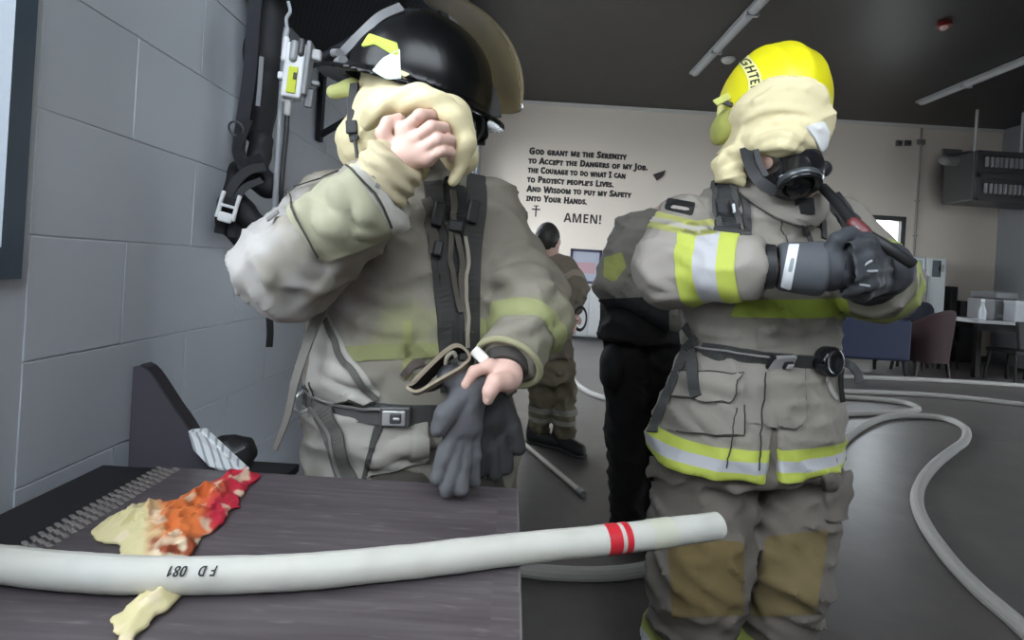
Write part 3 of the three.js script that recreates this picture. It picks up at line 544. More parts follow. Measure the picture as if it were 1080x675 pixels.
// ---------------------------------------------------------------- workbench in front
const TY = 0.85, TX0 = XL + 0.008, TX1 = 0.033, TZ0 = -0.965, TZ1 = -0.12;
const benchWood = (() => {
  const m = mat([1, 1, 1], 0.42);
  const w = (u, v) => { const g = noise(u * 5, v * 90, 0.3), h = noise(u * 14, v * 260, 4.2), b = noise(u * 3, v * 7, 9), s = Math.max(0, noise(u * 20, v * 130, 2) - 0.35) * 0.9; return [0.325 + g * 0.05 + h * 0.03 + b * 0.03 + s * 0.3, 0.298 + g * 0.05 + h * 0.03 + b * 0.03 + s * 0.3, 0.308 + g * 0.05 + h * 0.03 + b * 0.03 + s * 0.3]; };
  m.map = noiseTexture(512, w, true); return m;
})();
{
  const t = thing('workbench', 'dark wood-grained workbench top running along the bottom of the picture', 'workbench', V((TX0 + TX1) / 2, 0, (TZ0 + TZ1) / 2));
  part('frame_top', rboxAt(TX0, TX1, TY - 0.045, TY - 0.004, TZ0, TZ1, 0.004), mat([0.012, 0.011, 0.012], 0.4), t);
  part('table_top', planar(box(-0.63, TX1 + 0.001, TY - 0.006, TY, TZ0 + 0.004, TZ1), 1.15), benchWood, t);
  // woven strip along the seam: rows of short slanted ribs
  const ribs = [];
  for (let z = TZ0 + 0.012; z < TZ1; z += 0.0125) for (let k = 0; k < 3; k++) ribs.push(rbox(0.017, 0.003, 0.006, 0.0014).rotateY(-0.55).translate(-0.632 + k * 0.0155, TY + 0.0005, z + (k % 2) * 0.006));
  const wv = part('woven_edge', ribs, mat([0.22, 0.20, 0.185], 0.5), t); wv.userData.kind = 'stuff';
  part('edge_band', [box(TX1 + 0.001, TX1 + 0.0035, TY - 0.04, TY + 0.0004, TZ0, TZ1)], mat([0.14, 0.13, 0.12], 0.6), t);
  for (const x of [TX0 + 0.05, TX1 - 0.06]) for (const z of [TZ0 + 0.1, TZ1 - 0.05]) part('leg', rboxAt(x - 0.025, x + 0.025, 0, TY - 0.045, z - 0.025, z + 0.025, 0.004), mat([0.02, 0.02, 0.022], 0.5), t);
  part('rail', [box(TX0 + 0.05, TX1 - 0.06, 0.2, 0.24, TZ0 + 0.09, TZ0 + 0.11), box(TX0 + 0.04, TX0 + 0.06, 0.2, 0.24, TZ0 + 0.1, TZ1 - 0.05), box(TX1 - 0.07, TX1 - 0.05, 0.2, 0.24, TZ0 + 0.1, TZ1 - 0.05)], mat([0.02, 0.02, 0.022], 0.5), t);
}
// stiff white hose length lying over the bench and out past its edge
{
  const R = 0.0205, hy = TY + R + 0.001;
  const P = [[-60, 588, 0.60], [0, 595, 0.605], [110, 605, 0.607], [215, 606.5, 0.61], [330, 602, 0.62], [450, 590, 0.655], [560, 577, 0.70], [660, 567, 0.755], [757, 554.5, 0.83]].map(([x, y]) => { const p = atY(x, y, hy); return p; });
  const c = curve(P), t = thing('hose_section', 'stiff white hose length with two red bands lying across the bench', 'hose', V(P[3].x, TY, P[3].z));
  const seg = 220, rad = 20, g = new THREE.TubeGeometry(c, seg, R, rad), p = g.attributes.position, n = g.attributes.normal;
  for (let i = 0; i < p.count; i++) { const w = 0.0006 * noise(p.getX(i) * 60, p.getY(i) * 60, p.getZ(i) * 60) + 0.0009 * noise(p.getX(i) * 14, p.getY(i) * 14, p.getZ(i) * 14); p.setXYZ(i, p.getX(i) + n.getX(i) * w, p.getY(i) + n.getY(i) * w, p.getZ(i) + n.getZ(i) * w); }
  g.computeVertexNormals();
  tint(g, (x, y, z) => { const s = 0.5 + 0.5 * noise(x * 9, y * 30, z * 9), d = 1 - 0.16 * Math.max(0, noise(x * 25 + 5, y * 25, z * 25)); return [0.51 * d, (0.51 - 0.02 * s) * d, (0.475 - 0.05 * s) * d]; });
  part('jacket', g, mat([1, 1, 1], 0.6, { vertexColors: true }), t);
  const e = c.getPointAt(1), te = c.getTangentAt(1);
  part('cut_end', rod(e.clone().addScaledVector(te, -0.006), e.clone().addScaledVector(te, 0.002), R * 0.99, R * 0.9, 24), mat([0.58, 0.57, 0.53], 0.7), t);
  const L = c.getLength(), tOf = (px) => { let b = 0, bd = 1e9; for (let i = 0; i <= 800; i++) { const q = c.getPointAt(i / 800), d = Math.abs(pix(q.x, q.y, q.z)[0] - px); if (d < bd) { bd = d; b = i / 800; } } return b; };
  const band = (x0, x1, m, nm, k = 1.012) => { const a = tOf(x0), b = tOf(x1), q = []; for (let i = 0; i <= 8; i++) q.push(c.getPointAt(mix(a, b, i / 8))); return part(nm, join([new THREE.TubeGeometry(curve(q), 12, R * k + 0.0005, 24)]), m, t); };
  const red = mat([0.52, 0.018, 0.03], 0.45);
  band(637, 651, red, 'red_band'); band(655, 661, red, 'red_band'); band(684, 707, mat([0.50, 0.50, 0.40], 0.45), 'tape', 1.02);
  // the stencilled number, read from the far side of the bench
  const cv = document.createElement('canvas'); cv.width = 1024; cv.height = 256; const x = cv.getContext('2d'); x.fillStyle = '#000'; x.fillRect(0, 0, 1024, 256); x.fillStyle = '#fff'; x.font = 'bold 225px sans-serif'; x.fillText('F', 40, 215); x.fillText('D', 230, 215); x.fillText('081', 590, 215);
  const tx = new THREE.CanvasTexture(cv); tx.magFilter = THREE.LinearFilter;
  const a = tOf(239), b = tOf(181), nu = 24, nv = 10, pos = [], uv = [], nor = [], idx = [];
  for (let i = 0; i <= nu; i++) { const q = c.getPointAt(mix(a, b, i / nu)); for (let j = 0; j <= nv; j++) { const an = 0.30 + (j / nv) * 0.80, no = V(0, Math.sin(an), Math.cos(an)); pos.push(q.x + no.x * (R + 0.0016), q.y + no.y * (R + 0.0016), q.z + no.z * (R + 0.0016)); nor.push(no.x, no.y, no.z); uv.push(i / nu, j / nv); } }
  for (let i = 0; i < nu; i++) for (let j = 0; j < nv; j++) { const k = i * (nv + 1) + j; idx.push(k, k + 1, k + nv + 1, k + 1, k + nv + 2, k + nv + 1); }
  for (let i = 0; i < uv.length; i += 2) uv[i + 1] = 1 - uv[i + 1];
  const tg = new THREE.BufferGeometry(); tg.setAttribute('position', new THREE.Float32BufferAttribute(pos, 3)); tg.setAttribute('normal', new THREE.Float32BufferAttribute(nor, 3)); tg.setAttribute('uv', new THREE.Float32BufferAttribute(uv, 2)); tg.setIndex(idx);
  part('stencil_number', tg, new THREE.MeshStandardMaterial({ color: 0x161a1c, roughness: 0.7, alphaMap: tx, transparent: true, side: THREE.DoubleSide }), t);
}
// tie-dyed rag: a crumpled sheet following its outline on the bench
{
  const spine = [[255, 503, 16], [234, 513, 24], [214, 530, 34], [196, 546, 38], [168, 548, 38], [143, 545, 30], [178, 572, 26], [172, 605, 18], [164, 630, 25], [150, 645, 15], [136, 664, 9]];
  const fine = new THREE.CatmullRomCurve3(spine.map(([x, y, w]) => V(x, y, w))).getSpacedPoints(60).map((q) => { const p = atY(q.x, q.y, TY + 0.01), d = -p.z; return [p.x, p.z, q.z * d / 540]; });
  const f = (x, y, z) => {
    let s = 1e9; for (const [a, b, w] of fine) { const d = Math.hypot(x - a, (z - b) * 0.8) - w; if (d < s) s = d; }
    const q = Math.max(0, Math.min(1, -s / 0.03)), e = noise(x * 28, 1, z * 28) * 0.010 + noise(x * 70, 3, z * 70) * 0.004;
    const cre = 1 - Math.abs(noise(x * 34 + 2, 7, z * 22)) * 3, cr2 = 0.5 - Math.sqrt(Math.abs(noise(x * 60 + z * 25, 4, z * 36 - x * 20)) + 0.002), h = 0.006 + q * (0.013 + 0.014 * cre * Math.max(0, 0.4 + noise(x * 15, 5, z * 15)) + 0.016 * cr2 + 0.006 * noise(x * 55, 9, z * 40));
    return Math.max(s * 0.8 - e, y - TY - Math.max(0.004, h), TY + 0.001 - y);
  };
  const g = nets(f, V(-0.62, TY - 0.006, -1.0), V(-0.3, TY + 0.06, -0.5), 0.0032);
  const mixc = (a, b, t) => a.map((v, i) => mix(v, b[i], t)), yel = [0.62, 0.55, 0.30], ora = [0.58, 0.14, 0.03], red = [0.50, 0.015, 0.04], pale = [0.72, 0.60, 0.42], rust = [0.30, 0.06, 0.02];
  tint(g, (x, y, z) => {
    const [u, v] = pix(x, y, z), k = noise(x * 45, y * 45, z * 45), n2 = noise(x * 20 + 4, y * 20, z * 20);
    let c = mixc(yel, ora, sstep(145, 180, u + 14 * k)); c = mixc(c, red, sstep(208, 240, u + 18 * n2)); if (v > 562) c = mixc(c, mixc(rust, pale, sstep(-0.1, 0.15, k)), sstep(560, 572, v) * (1 - sstep(595, 612, v)) * sstep(150, 165, u)); c = mixc(c, yel, sstep(598, 612, v));
    return mixc(c, pale, sstep(0.16, 0.4, k) * 0.75);
  });
  single('rag', g, mat([1, 1, 1], 0.9, { vertexColors: true }), 'crumpled tie-dyed rag in yellow, orange and red on the bench', 'rag', V(-0.46, TY, -0.75));
}
// bench-end board, striped packet and dark bag by the wall behind the bench
{
  const z = -1.02, P = [[141, 388], [149, 386], [160, 394], [184, 430], [196, 447], [228, 500], [146, 520]].map(([x, y]) => at(x, y, -z)), low = 0.0;
  const s = new THREE.Shape(); P.slice(0, 6).forEach((p, i) => (i ? s.lineTo(p.x, p.y) : s.moveTo(p.x, p.y))); s.lineTo(P[5].x + 0.01, low); s.lineTo(P[0].x + 0.01, low); s.closePath();
  const g = new THREE.ExtrudeGeometry(s, { depth: 0.022, bevelEnabled: true, bevelThickness: 0.002, bevelSize: 0.002, bevelSegments: 2 }).translate(0, 0, z - 0.024);
  const t = thing('end_board', 'dark purplish slanted board standing on end against the left wall', 'board', V(P[0].x, 0, z));
  part('board', g, mat([0.075, 0.068, 0.085], 0.6), t);
  const er = sweep(resample([P[1], P[2], P[3], P[4], P[5]].map((p) => V(p.x, p.y + 0.002, z - 0.012)), 20), Array(21).fill(V(0.8, 0.6, 0)), 0.028, 0.004);
  part('edge_strip', er, mat([0.03, 0.027, 0.032], 0.5), t);
}
{
  const a = [[199, 456], [212, 455], [257, 497], [240, 499], [222, 491], [205, 474]], z = -0.985;
  const s = new THREE.Shape(); a.forEach(([x, y], i) => { const p = at(x, y, -z); i ? s.lineTo(p.x, p.y) : s.moveTo(p.x, p.y); }); s.closePath();
  const cv = document.createElement('canvas'); cv.width = cv.height = 256; const c = cv.getContext('2d'); c.fillStyle = '#e8ecee'; c.fillRect(0, 0, 256, 256); c.strokeStyle = '#a4abb0'; c.lineWidth = 12; for (let i = -300; i < 600; i += 44) { c.beginPath(); c.moveTo(i, 0); c.bezierCurveTo(i + 50, 80, i + 60, 170, i + 140, 256); c.stroke(); }
  const tx = new THREE.CanvasTexture(cv); tx.colorSpace = THREE.SRGBColorSpace; tx.wrapS = tx.wrapT = THREE.RepeatWrapping; tx.repeat.set(11, 11);
  const g = new THREE.ExtrudeGeometry(s, { depth: 0.012, bevelEnabled: true, bevelThickness: 0.004, bevelSize: 0.002, bevelSegments: 2, curveSegments: 4 });
  g.translate(0, 0, z - 0.014);
  const p = g.attributes.position; for (let i = 0; i < p.count; i++) p.setZ(i, p.getZ(i) + 0.006 * noise(p.getX(i) * 30, p.getY(i) * 30, 2));
  g.computeVertexNormals();
  const m = mat([1, 1, 1], 0.35); m.map = tx;
  const q = at(240, 498, -z); single('packet', g, m, 'white striped plastic packet leaning behind the back edge of the bench', 'packet', V(q.x, q.y, z));
  const bc = at(245, 476, 1.115), f = add(uni(0.02, ell(bc.clone().add(V(0, -0.02, 0)), [0.042, 0.05, 0.04]), ell(bc.clone().add(V(-0.02, 0.012, 0)), [0.022, 0.02, 0.025]), ell(bc.clone().add(V(0.015, 0.0, -0.01)), [0.03, 0.026, 0.03])), (x, y, z) => 0.006 * noise(x * 40, y * 40, z * 40));
  const t = thing('bag', 'small black bag beside the striped packet', 'bag', V(bc.x, bc.y - 0.07, bc.z));
  part('pouch', nets(f, bc.clone().addScalar(-0.11), bc.clone().addScalar(0.11), 0.005), mat([0.012, 0.012, 0.014], 0.5), t);
  part('zip', tube([at(232, 476, 1.01), at(246, 478, 1.005), at(258, 472, 1.02)], 0.0018, 20, 6), mat([0.14, 0.14, 0.15], 0.4), t);
  const sx = bc.x, sh = thing('side_shelf', 'dark low shelf behind the bench carrying the black bag', 'shelf', V(sx, 0, -1.12)), sy = bc.y - 0.068;
  part('board', rboxAt(XL + 0.01, sx + 0.10, sy - 0.02, sy, -1.24, -1.05, 0.004), mat([0.015, 0.015, 0.017], 0.5), sh);
  for (const x of [XL + 0.05, sx + 0.07]) part('leg', box(x - 0.015, x + 0.015, 0, sy - 0.02, -1.15, -1.12), mat([0.015, 0.015, 0.017], 0.5), sh);
}
// ---------------------------------------------------------------- shared materials and pieces of the turnout gear
const cloth = mat([1, 1, 1], 0.92, { vertexColors: true });
const M = {
  lime: mat([0.44, 0.50, 0.08], 0.75), limeDim: mat([0.34, 0.38, 0.10], 0.8), silver: mat([0.42, 0.42, 0.44], 0.45), strap: mat([0.055, 0.055, 0.053], 0.75), black: mat([0.012, 0.012, 0.013], 0.55), pad: mat([0.03, 0.03, 0.032], 0.7),
  buckle: mat([0.55, 0.55, 0.55], 0.3, { metalness: 0.6 }), glove: mat([0.042, 0.045, 0.052], 0.7), gauntlet: mat([0.075, 0.08, 0.09], 0.75), label: mat([0.62, 0.64, 0.66], 0.6), gloss: mat([0.012, 0.012, 0.014], 0.14), skin: mat([0.62, 0.40, 0.33], 0.6), boot: mat([0.014, 0.014, 0.014], 0.5),
  knit: mat([0.43, 0.37, 0.24], 0.9), pocket: cloth,
};
const hoodCloth = mat([0.66, 0.575, 0.35], 0.9);
const gear = (base, spots = []) => (x, y, z) => {                            // worn cloth: large dirt clouds, fine mottling; spots add local tone and painted light
  const a = noise(x * 5, y * 5, z * 5), b = noise(x * 26 + 9, y * 26, z * 26); let k = 1 + 0.10 * a + 0.05 * b, c = [base[0] * k, base[1] * k, base[2] * (k - 0.02 * a)];
  for (const [p, r, col, s] of spots) { const d = Math.hypot(x - p.x, y - p.y, z - p.z), w = s * (1 - sstep(r * 0.4, r, d + r * 0.35 * b)); if (w > 0) c = c.map((v, i) => mix(v, col[i], w)); }
  return c;
};
const coloured = (g, c) => tint(g, () => c);
const bootsFor = (t, feet, dirs) => feet.forEach((f, i) => {
  const d = dirs[i], toe = f.clone().addScaledVector(d, 0.17).setY(0.045), heel = f.clone().addScaledVector(d, -0.04).setY(0.05);
  const s = uni(0.05, cap(f.clone().setY(0.30), heel.clone().setY(0.08), 0.065, 0.055), cap(heel, toe, 0.052, 0.048)), g = (x, y, z) => Math.max(s(x, y, z), 0.003 - y);
  const lo = V(Math.min(f.x, toe.x) - 0.1, -0.01, Math.min(f.z, toe.z) - 0.1), hi = V(Math.max(f.x, toe.x) + 0.1, 0.4, Math.max(f.z, toe.z) + 0.1);
  const b = part('boot', nets(g, lo, hi, 0.011), M.boot, t);
  part('sole', nets((x, y, z) => Math.max(uni(0.03, cap(heel.clone().setY(0.012), toe.clone().setY(0.012), 0.058, 0.055))(x, y, z), y - 0.022, 0.001 - y), lo, hi.clone().setY(0.05), 0.008), mat([0.03, 0.028, 0.025], 0.8), b);
});
// ---------------------------------------------------------------- firefighter in the yellow helmet
{
  const d0 = 1.42, t = thing('person', 'firefighter in yellow helmet with cream hood and black breathing mask, fastening dark gloves', 'person', V(at(795, 400, d0).x, 0, -d0));
  const yaw = 0.29, RT = V(Math.cos(yaw), 0.03, -Math.sin(yaw)).normalize(), FW = V(Math.sin(yaw), 0, Math.cos(yaw));
  // joints
  const S1 = at(722, 236, 1.41), E1 = at(706, 284, 1.25), C1 = at(810, 281, 1.115), W1 = at(856, 283, 1.09);
  const S2 = at(885, 236, 1.43), E2 = at(926, 303, 1.40), C2 = at(917, 293, 1.21), W2 = at(930, 288, 1.17);
  const ft = (px, py, d) => at(px, py, d);
  const torso = loft([[ft(806, 190, d0 - 0.02), 0.09, 0.085], [ft(804, 206, d0), 0.16, 0.11], [ft(801, 232, d0), 0.222, 0.14], [ft(799, 300, d0), 0.228, 0.155], [ft(799, 371, d0), 0.222, 0.152], [ft(796, 400, d0), 0.240, 0.162], [ft(788, 440, d0), 0.264, 0.176], [ft(783, 479, d0), 0.277, 0.186]], RT, 0.012);
  const waist = at(799, 373, d0).y;
  const fold1 = folds(0.0085, 1, 3.1);
  const sleeve1 = uni(0.05, cap(S1, E1, 0.084, 0.092), drum(at(690, 284.5, 1.268), C1, 0.088, 0.070, 0.03));
  const sleeve2 = uni(0.05, cap(S2, E2, 0.083, 0.088), drum(E2, C2, 0.094, 0.090, 0.02));
  const collar = loft([[ft(822, 190, 1.33), 0.088, 0.085], [ft(816, 214, 1.36), 0.125, 0.115], [ft(812, 226, 1.38), 0.14, 0.12]], RT, 0.01);
  const elbowRings = (x, y, z) => { const q = Math.hypot(x - E1.x, y - E1.y, z - E1.z); return 0.003 * Math.sin((x * 0.5 + y * 1.0 + noise(x * 8, y * 8, z * 8) * 0.08) * 90) * (1 - sstep(0.05, 0.16, q)); };
  const belted = (x, y, z) => 0.010 * Math.exp(-(((y - waist - (x - 0.65) * -0.03) / 0.022) ** 2));
  const jacketF = (x, y, z) => Math.min(smin(torso(x, y, z) + belted(x, y, z), collar(x, y, z), 0.01) - fold1(x, y, z), 9);
  const sl = (x, y, z) => smin(sleeve1(x, y, z), sleeve2(x, y, z), 0.01) - fold1(x * 0.9, y * 0.9, z) * 0.85 - elbowRings(x, y, z);
  const vent = (() => { const a = at(829, 452, 1.2), b = at(823, 512, 1.2); const e = cap(a, b, 0.007, 0.024); return (x, y, z) => e(x, y, z - (z + 1.2) * 0.85); })();
  const jf0 = (x, y, z) => smin(jacketF(x, y, z), sl(x, y, z), 0.022);
  const rd = ridges(jf0, [[[676, 238], [700, 246], [728, 252], [748, 262]], [[690, 262], [716, 268], [734, 284]], [[735, 262], [733, 284], [742, 306]], [[672, 280], [694, 300], [716, 308]], [[686, 318], [710, 312], [730, 316]], [[712, 232], [738, 243], [756, 252]], [[800, 256], [806, 280], [804, 302]], [[706, 340], [740, 350], [786, 356]], [[800, 346], [840, 350], [880, 344]], [[740, 440], [770, 462], [800, 466]], [[850, 410], [868, 440], [880, 470]], [[800, 232], [812, 250], [838, 262]], [[872, 232], [890, 246], [905, 262]], [[708, 200], [728, 208], [742, 222]]], 0.013);
  const jf = (x, y, z) => Math.max(rd(x, y, z, jf0(x, y, z)), -vent(x, y, z));
  const lo = V(0.18, 0.74, -1.74), hi = V(1.16, 1.62, -0.96), jacket = nets(jf, lo, hi, 0.0075);
  const base = [0.245, 0.222, 0.192];
  const jm = part('jacket', tint(jacket, gear(base, [[at(700, 300, 1.2), 0.3, [0.33, 0.298, 0.268], 0.8], [at(925, 300, 1.25), 0.13, [0.17, 0.17, 0.10], 0.85], [at(800, 330, 1.26), 0.10, [0.16, 0.145, 0.115], 0.5], [at(828, 490, 1.25), 0.042, [0.012, 0.012, 0.012], 0.9]])), cloth, t);  // spots: left sleeve lighter, chest and hem slit darker
  const sewn = (name, field, m, off = 0.0035) => patches(jacket, field, off, 3).map((g) => part(name, g, m, jm))[0];
  // reflective trim
  const band = (nm, a, b, t0, t1, m, rmax = 0.16) => sewn(nm, along(a, b, t0, t1, rmax), m);
  const fa = at(690, 284.5, 1.268), L1 = fa.distanceTo(C1);
  band('lime_trim', fa, C1, L1 - 0.172, L1 - 0.135, M.lime, 0.11); band('silver_trim', fa, C1, L1 - 0.135, L1 - 0.090, M.silver, 0.11); band('lime_trim', fa, C1, L1 - 0.090, L1 - 0.052, M.lime, 0.11);
  for (const [y0, y1, m, nm] of [[0.787, 0.808, M.lime, 'lime_trim'], [0.808, 0.836, M.silver, 'silver_trim'], [0.836, 0.862, M.lime, 'lime_trim']]) sewn(nm, (x, y, z) => { const q = y + (x - 0.65) * 0.0; return Math.max(y0 - q, q - y1, z + 0.98); }, m);
  sewn('lime_trim', outline([[778, 316], [850, 316], [893, 314], [897, 333], [850, 336], [770, 334]], 1.38), mat([0.30, 0.38, 0.05], 0.75));
  band('lime_trim', E2, C2, 0.125, 0.165, M.limeDim, 0.12); band('lime_trim', E2, C2, 0.055, 0.085, M.limeDim, 0.12);
  sewn('lime_trim', outline([[679, 219], [703, 226], [733, 234], [752, 231], [757, 247], [733, 250], [705, 244], [676, 238]], 1.5), mat([0.40, 0.40, 0.13], 0.8));
  sewn('silver_trim', outline([[678, 227], [704, 233], [733, 241], [755, 238], [755, 242], [733, 245], [703, 238], [677, 232]], 1.5), mat([0.40, 0.38, 0.33], 0.6), 0.006);
  const flag = sewn('shoulder_patch', outline([[705, 210], [733, 215], [730, 228], [702, 221]], 1.5), M.black, 0.005);
  part('patch_line', patch(jacket, outline([[709, 218], [727, 221], [726, 224], [708, 221]], 1.5), 0.0065), mat([0.34, 0.31, 0.28], 0.8), jm);
  // pockets, seams and dark lines for the shade at their edges
  const pk = coloured(patch(jacket, outline([[712, 398], [784, 399], [784, 460], [706, 454]], 1.4), 0.007), base.map((v) => v * 0.93)); part('pocket', pk, cloth, jm);
  part('pocket_flap', coloured(patch(jacket, outline([[713, 393], [781, 395], [772, 422], [768, 425.5], [710, 419]], 1.4), 0.013), base), cloth, jm);
  part('pocket', coloured(patch(jacket, outline([[811, 391], [846, 389], [848, 440], [842, 449], [834, 451], [808, 449]], 1.4), 0.010), base.map((v) => v * 0.97)), cloth, jm);
  part('storm_flap', coloured(patch(jacket, outline([[800, 345], [818, 346], [822, 366], [799, 366]], 1.4), 0.005), base), cloth, jm);
  part('storm_flap', coloured(patch(jacket, outline([[788, 394], [808, 394], [822, 446], [822, 448], [781, 446]], 1.4), 0.005), base.map((v) => v * 0.96)), cloth, jm);
  part('collar_flap', coloured(patch(jacket, outline([[774, 186], [790, 200], [806, 214], [838, 222], [856, 232], [846, 238], [815, 228], [786, 210], [768, 194]], 1.5), 0.009), base.map((v) => v * 1.02)), cloth, jm);
  part('collar_flap', coloured(patch(jacket, outline([[838, 218], [868, 200], [870, 224], [856, 238], [836, 230]], 1.5), 0.012), base.map((v) => v * 1.05)), cloth, jm);
  part('collar_tab', patch(jacket, outline([[838, 211], [853, 208], [854, 226], [840, 227]], 1.5), 0.016), M.black, jm);
  part('cuff', rod(C1.clone().lerp(fa, 0.02), C1.clone().lerp(W1, 0.16), 0.050, 0.048, 24), M.black, t);
  const seam_shade = mat([0.035, 0.032, 0.028], 0.9);  // dark lines paint the shade along pocket and collar edges
  for (const [q, c] of [[[[713, 393], [781, 395], [772, 422], [768, 425.5], [710, 419]], 1], [[[784, 426], [784, 460], [706, 454]], 0], [[[846, 389], [848, 440], [842, 449], [834, 451], [808, 449]], 0], [[[806, 394], [803, 425], [800, 466], [798, 500]], 0], [[[766, 198], [786, 213], [815, 231], [846, 240], [857, 236], [870, 224]], 0], [[[822, 232], [829, 262], [832, 300]], 0], [[[776, 430], [770, 470], [764, 496]], 0]]) part('seam_shade', darkLineOn(jf, q, 0.0026, c ? 0.0145 : 0.0085, !!c), seam_shade, jm);
  // trousers
  const H1 = at(746, 478, 1.43), K1 = at(737, 600, 1.38), A1 = V(K1.x - 0.01, 0.14, -1.45), H2 = at(838, 480, 1.46), K2 = at(830, 600, 1.40), A2 = V(K2.x - 0.01, 0.14, -1.46);
  const tf0 = uni(0.03, loft([[at(797, 384, d0), 0.18, 0.13], [at(792, 455, d0), 0.24, 0.165], [at(792, 495, d0), 0.235, 0.165]], RT, 0.02), cap(H1, K1, 0.135, 0.128), cap(K1, A1, 0.126, 0.105)), tf1 = uni(0.03, cap(H2, K2, 0.122, 0.108), cap(K2, A2, 0.108, 0.098));
  const tFold = folds(0.014, 0.9, 8.2), tf = (x, y, z) => Math.max(smin(tf0(x, y, z), tf1(x, y, z), 0.012) - tFold(x, y, z), 0.085 - y);
  const tro = nets(tf, V(0.18, 0.06, -1.72), V(1.06, 1.08, -1.1), 0.009);
  const tb = [0.15, 0.132, 0.112];
  const tm = part('trousers', tint(tro, gear(tb)), cloth, t);
  const knee = (poly, c) => part('knee_patch', tint(patch(tro, outline(poly, 1.45), 0.006), gear(c)), cloth, tm);
  knee([[706, 575], [742, 568], [783, 572], [782, 648], [710, 650]], [0.145, 0.105, 0.042]); knee([[809, 566], [872, 559], [860, 646], [792, 650]], [0.165, 0.125, 0.055]);
  for (const [y0, y1, m, nm] of [[0.205, 0.235, M.lime, 'lime_trim'], [0.235, 0.265, M.silver, 'silver_trim'], [0.265, 0.298, M.limeDim, 'lime_trim']]) for (const g of patches(tro, (x, y) => Math.max(y0 - y, y - y1), 0.004, 2)) part(nm, g, m, tm);
  part('pocket', coloured(patch(tro, outline([[678, 506], [732, 510], [728, 560], [680, 556]], 1.5), 0.010), tb), cloth, tm);
  part('pocket_flap', coloured(patch(tro, outline([[678, 480], [738, 488], [733, 504], [716, 511], [700, 505], [678, 500]], 1.5), 0.018), tb.map((v) => v * 1.1)), cloth, tm);
  part('pocket', coloured(patch(tro, outline([[866, 500], [898, 496], [898, 545], [870, 550]], 1.6), 0.016), tb), cloth, tm);
  bootsFor(t, [A1, A2], [V(-0.1, 0, 1).normalize(), V(0.35, 0, 1).normalize()]);
  // the body inside
  const HC = at(826, 150, 1.37), nose = at(840, 180, 1.27), chin = at(844, 198, 1.28);
  const [hx, hy, hz] = frame(V(0.95, 0.05, -0.25), V(-0.12, 1, 0.1));
  const headF = uni(0.03, ell(HC, [0.076, 0.112, 0.095], [hx, hy, hz]), cap(at(832, 165, 1.31), chin, 0.055, 0.038), cap(at(834, 168, 1.275), nose, 0.011, 0.015), cap(HC, at(806, 215, 1.42), 0.055, 0.06), ell(at(812, 172, 1.275), [0.03, 0.03, 0.035]));
  const bodyF = uni(0.05, headF, loft([[at(806, 205, d0), 0.08, 0.07], [at(803, 235, d0), 0.18, 0.10], [at(800, 300, d0), 0.17, 0.115], [at(798, 370, d0), 0.15, 0.10], [at(795, 450, d0), 0.17, 0.12]], RT), cap(S1, E1, 0.05, 0.042), cap(E1, W1, 0.042, 0.03), cap(S2, E2, 0.05, 0.042), cap(E2, C2, 0.042, 0.032), cap(H1, K1, 0.085, 0.06), cap(K1, A1, 0.06, 0.042), cap(H2, K2, 0.085, 0.06), cap(K2, A2, 0.06, 0.042), cap(W1, at(876, 280, 1.075), 0.026, 0.026), cap(C2, at(925, 285, 1.16), 0.026, 0.026));
  const bg = join([nets(bodyF, V(0.2, 0.06, -1.7), V(1.1, 1.56, -1.0), 0.015), nets((x, y, z) => Math.max(headF(x, y, z), at(810, 205, 1.4).y - y), HC.clone().addScalar(-0.17), HC.clone().addScalar(0.17), 0.006)]);
  part('body', bg, M.skin, t);
  // hood pulled forward over the helmet brim
  const hoodBall = ell(at(825, 126, 1.345), [0.146, 0.139, 0.155]), q0 = hit(hoodBall, 773, 112).p, q1 = hit(hoodBall, 822, 81).p, q2 = hit(hoodBall, 864, 92).p;
  const pn = q1.clone().sub(q0).cross(q2.clone().sub(q0)).normalize(); if (pn.dot(at(815, 50, 1.4).sub(q0)) < 0) pn.negate();
  const face = ell(at(844, 213, 1.22), [0.116, 0.098, 0.13]), face2 = ell(at(800, 186, 1.26), [0.022, 0.055, 0.1]);
  const neck = uni(0.03, loft([[at(812, 150, 1.37), 0.11, 0.11], [at(802, 178, 1.39), 0.105, 0.10], [at(800, 200, 1.40), 0.10, 0.095]], RT), cap(at(765, 176, 1.34), at(789, 150, 1.30), 0.030, 0.022), cap(at(764, 178, 1.33), at(796, 196, 1.28), 0.026, 0.016));
  const drape = (x, y, z) => { const w = noise(x * 9, y * 9, z * 9), s = (y * 0.95 - x * 0.32 + w * 0.02) * 70; return 0.006 * (1 - 2 * Math.sqrt(Math.abs(Math.sin(s * 0.5 + 2 * noise(x * 5, y * 12, z * 5))))) * (0.35 + 0.65 * sstep(1.75, 1.6, y)) + 0.008 * noise(x * 14, y * 22, z * 14) + 0.004; };
  const brow2 = uni(0.02, cap(at(797, 148, 1.27), at(828, 152, 1.215), 0.03, 0.03), cap(at(828, 152, 1.215), at(860, 150, 1.235), 0.03, 0.026));
  const hoodF0 = (x, y, z) => { const pd = (x - q0.x) * pn.x + (y - q0.y) * pn.y + (z - q0.z) * pn.z; let s = Math.max(hoodBall(x, y, z) - drape(x, y, z), pd - 0.002); s = smin(s, brow2(x, y, z) - drape(x, y, z) * 0.5, 0.03); s = smin(s, neck(x, y, z) - drape(x, y, z) * 1.1, 0.02); return Math.max(s, -smin(face(x, y, z), face2(x, y, z), 0.02)); };
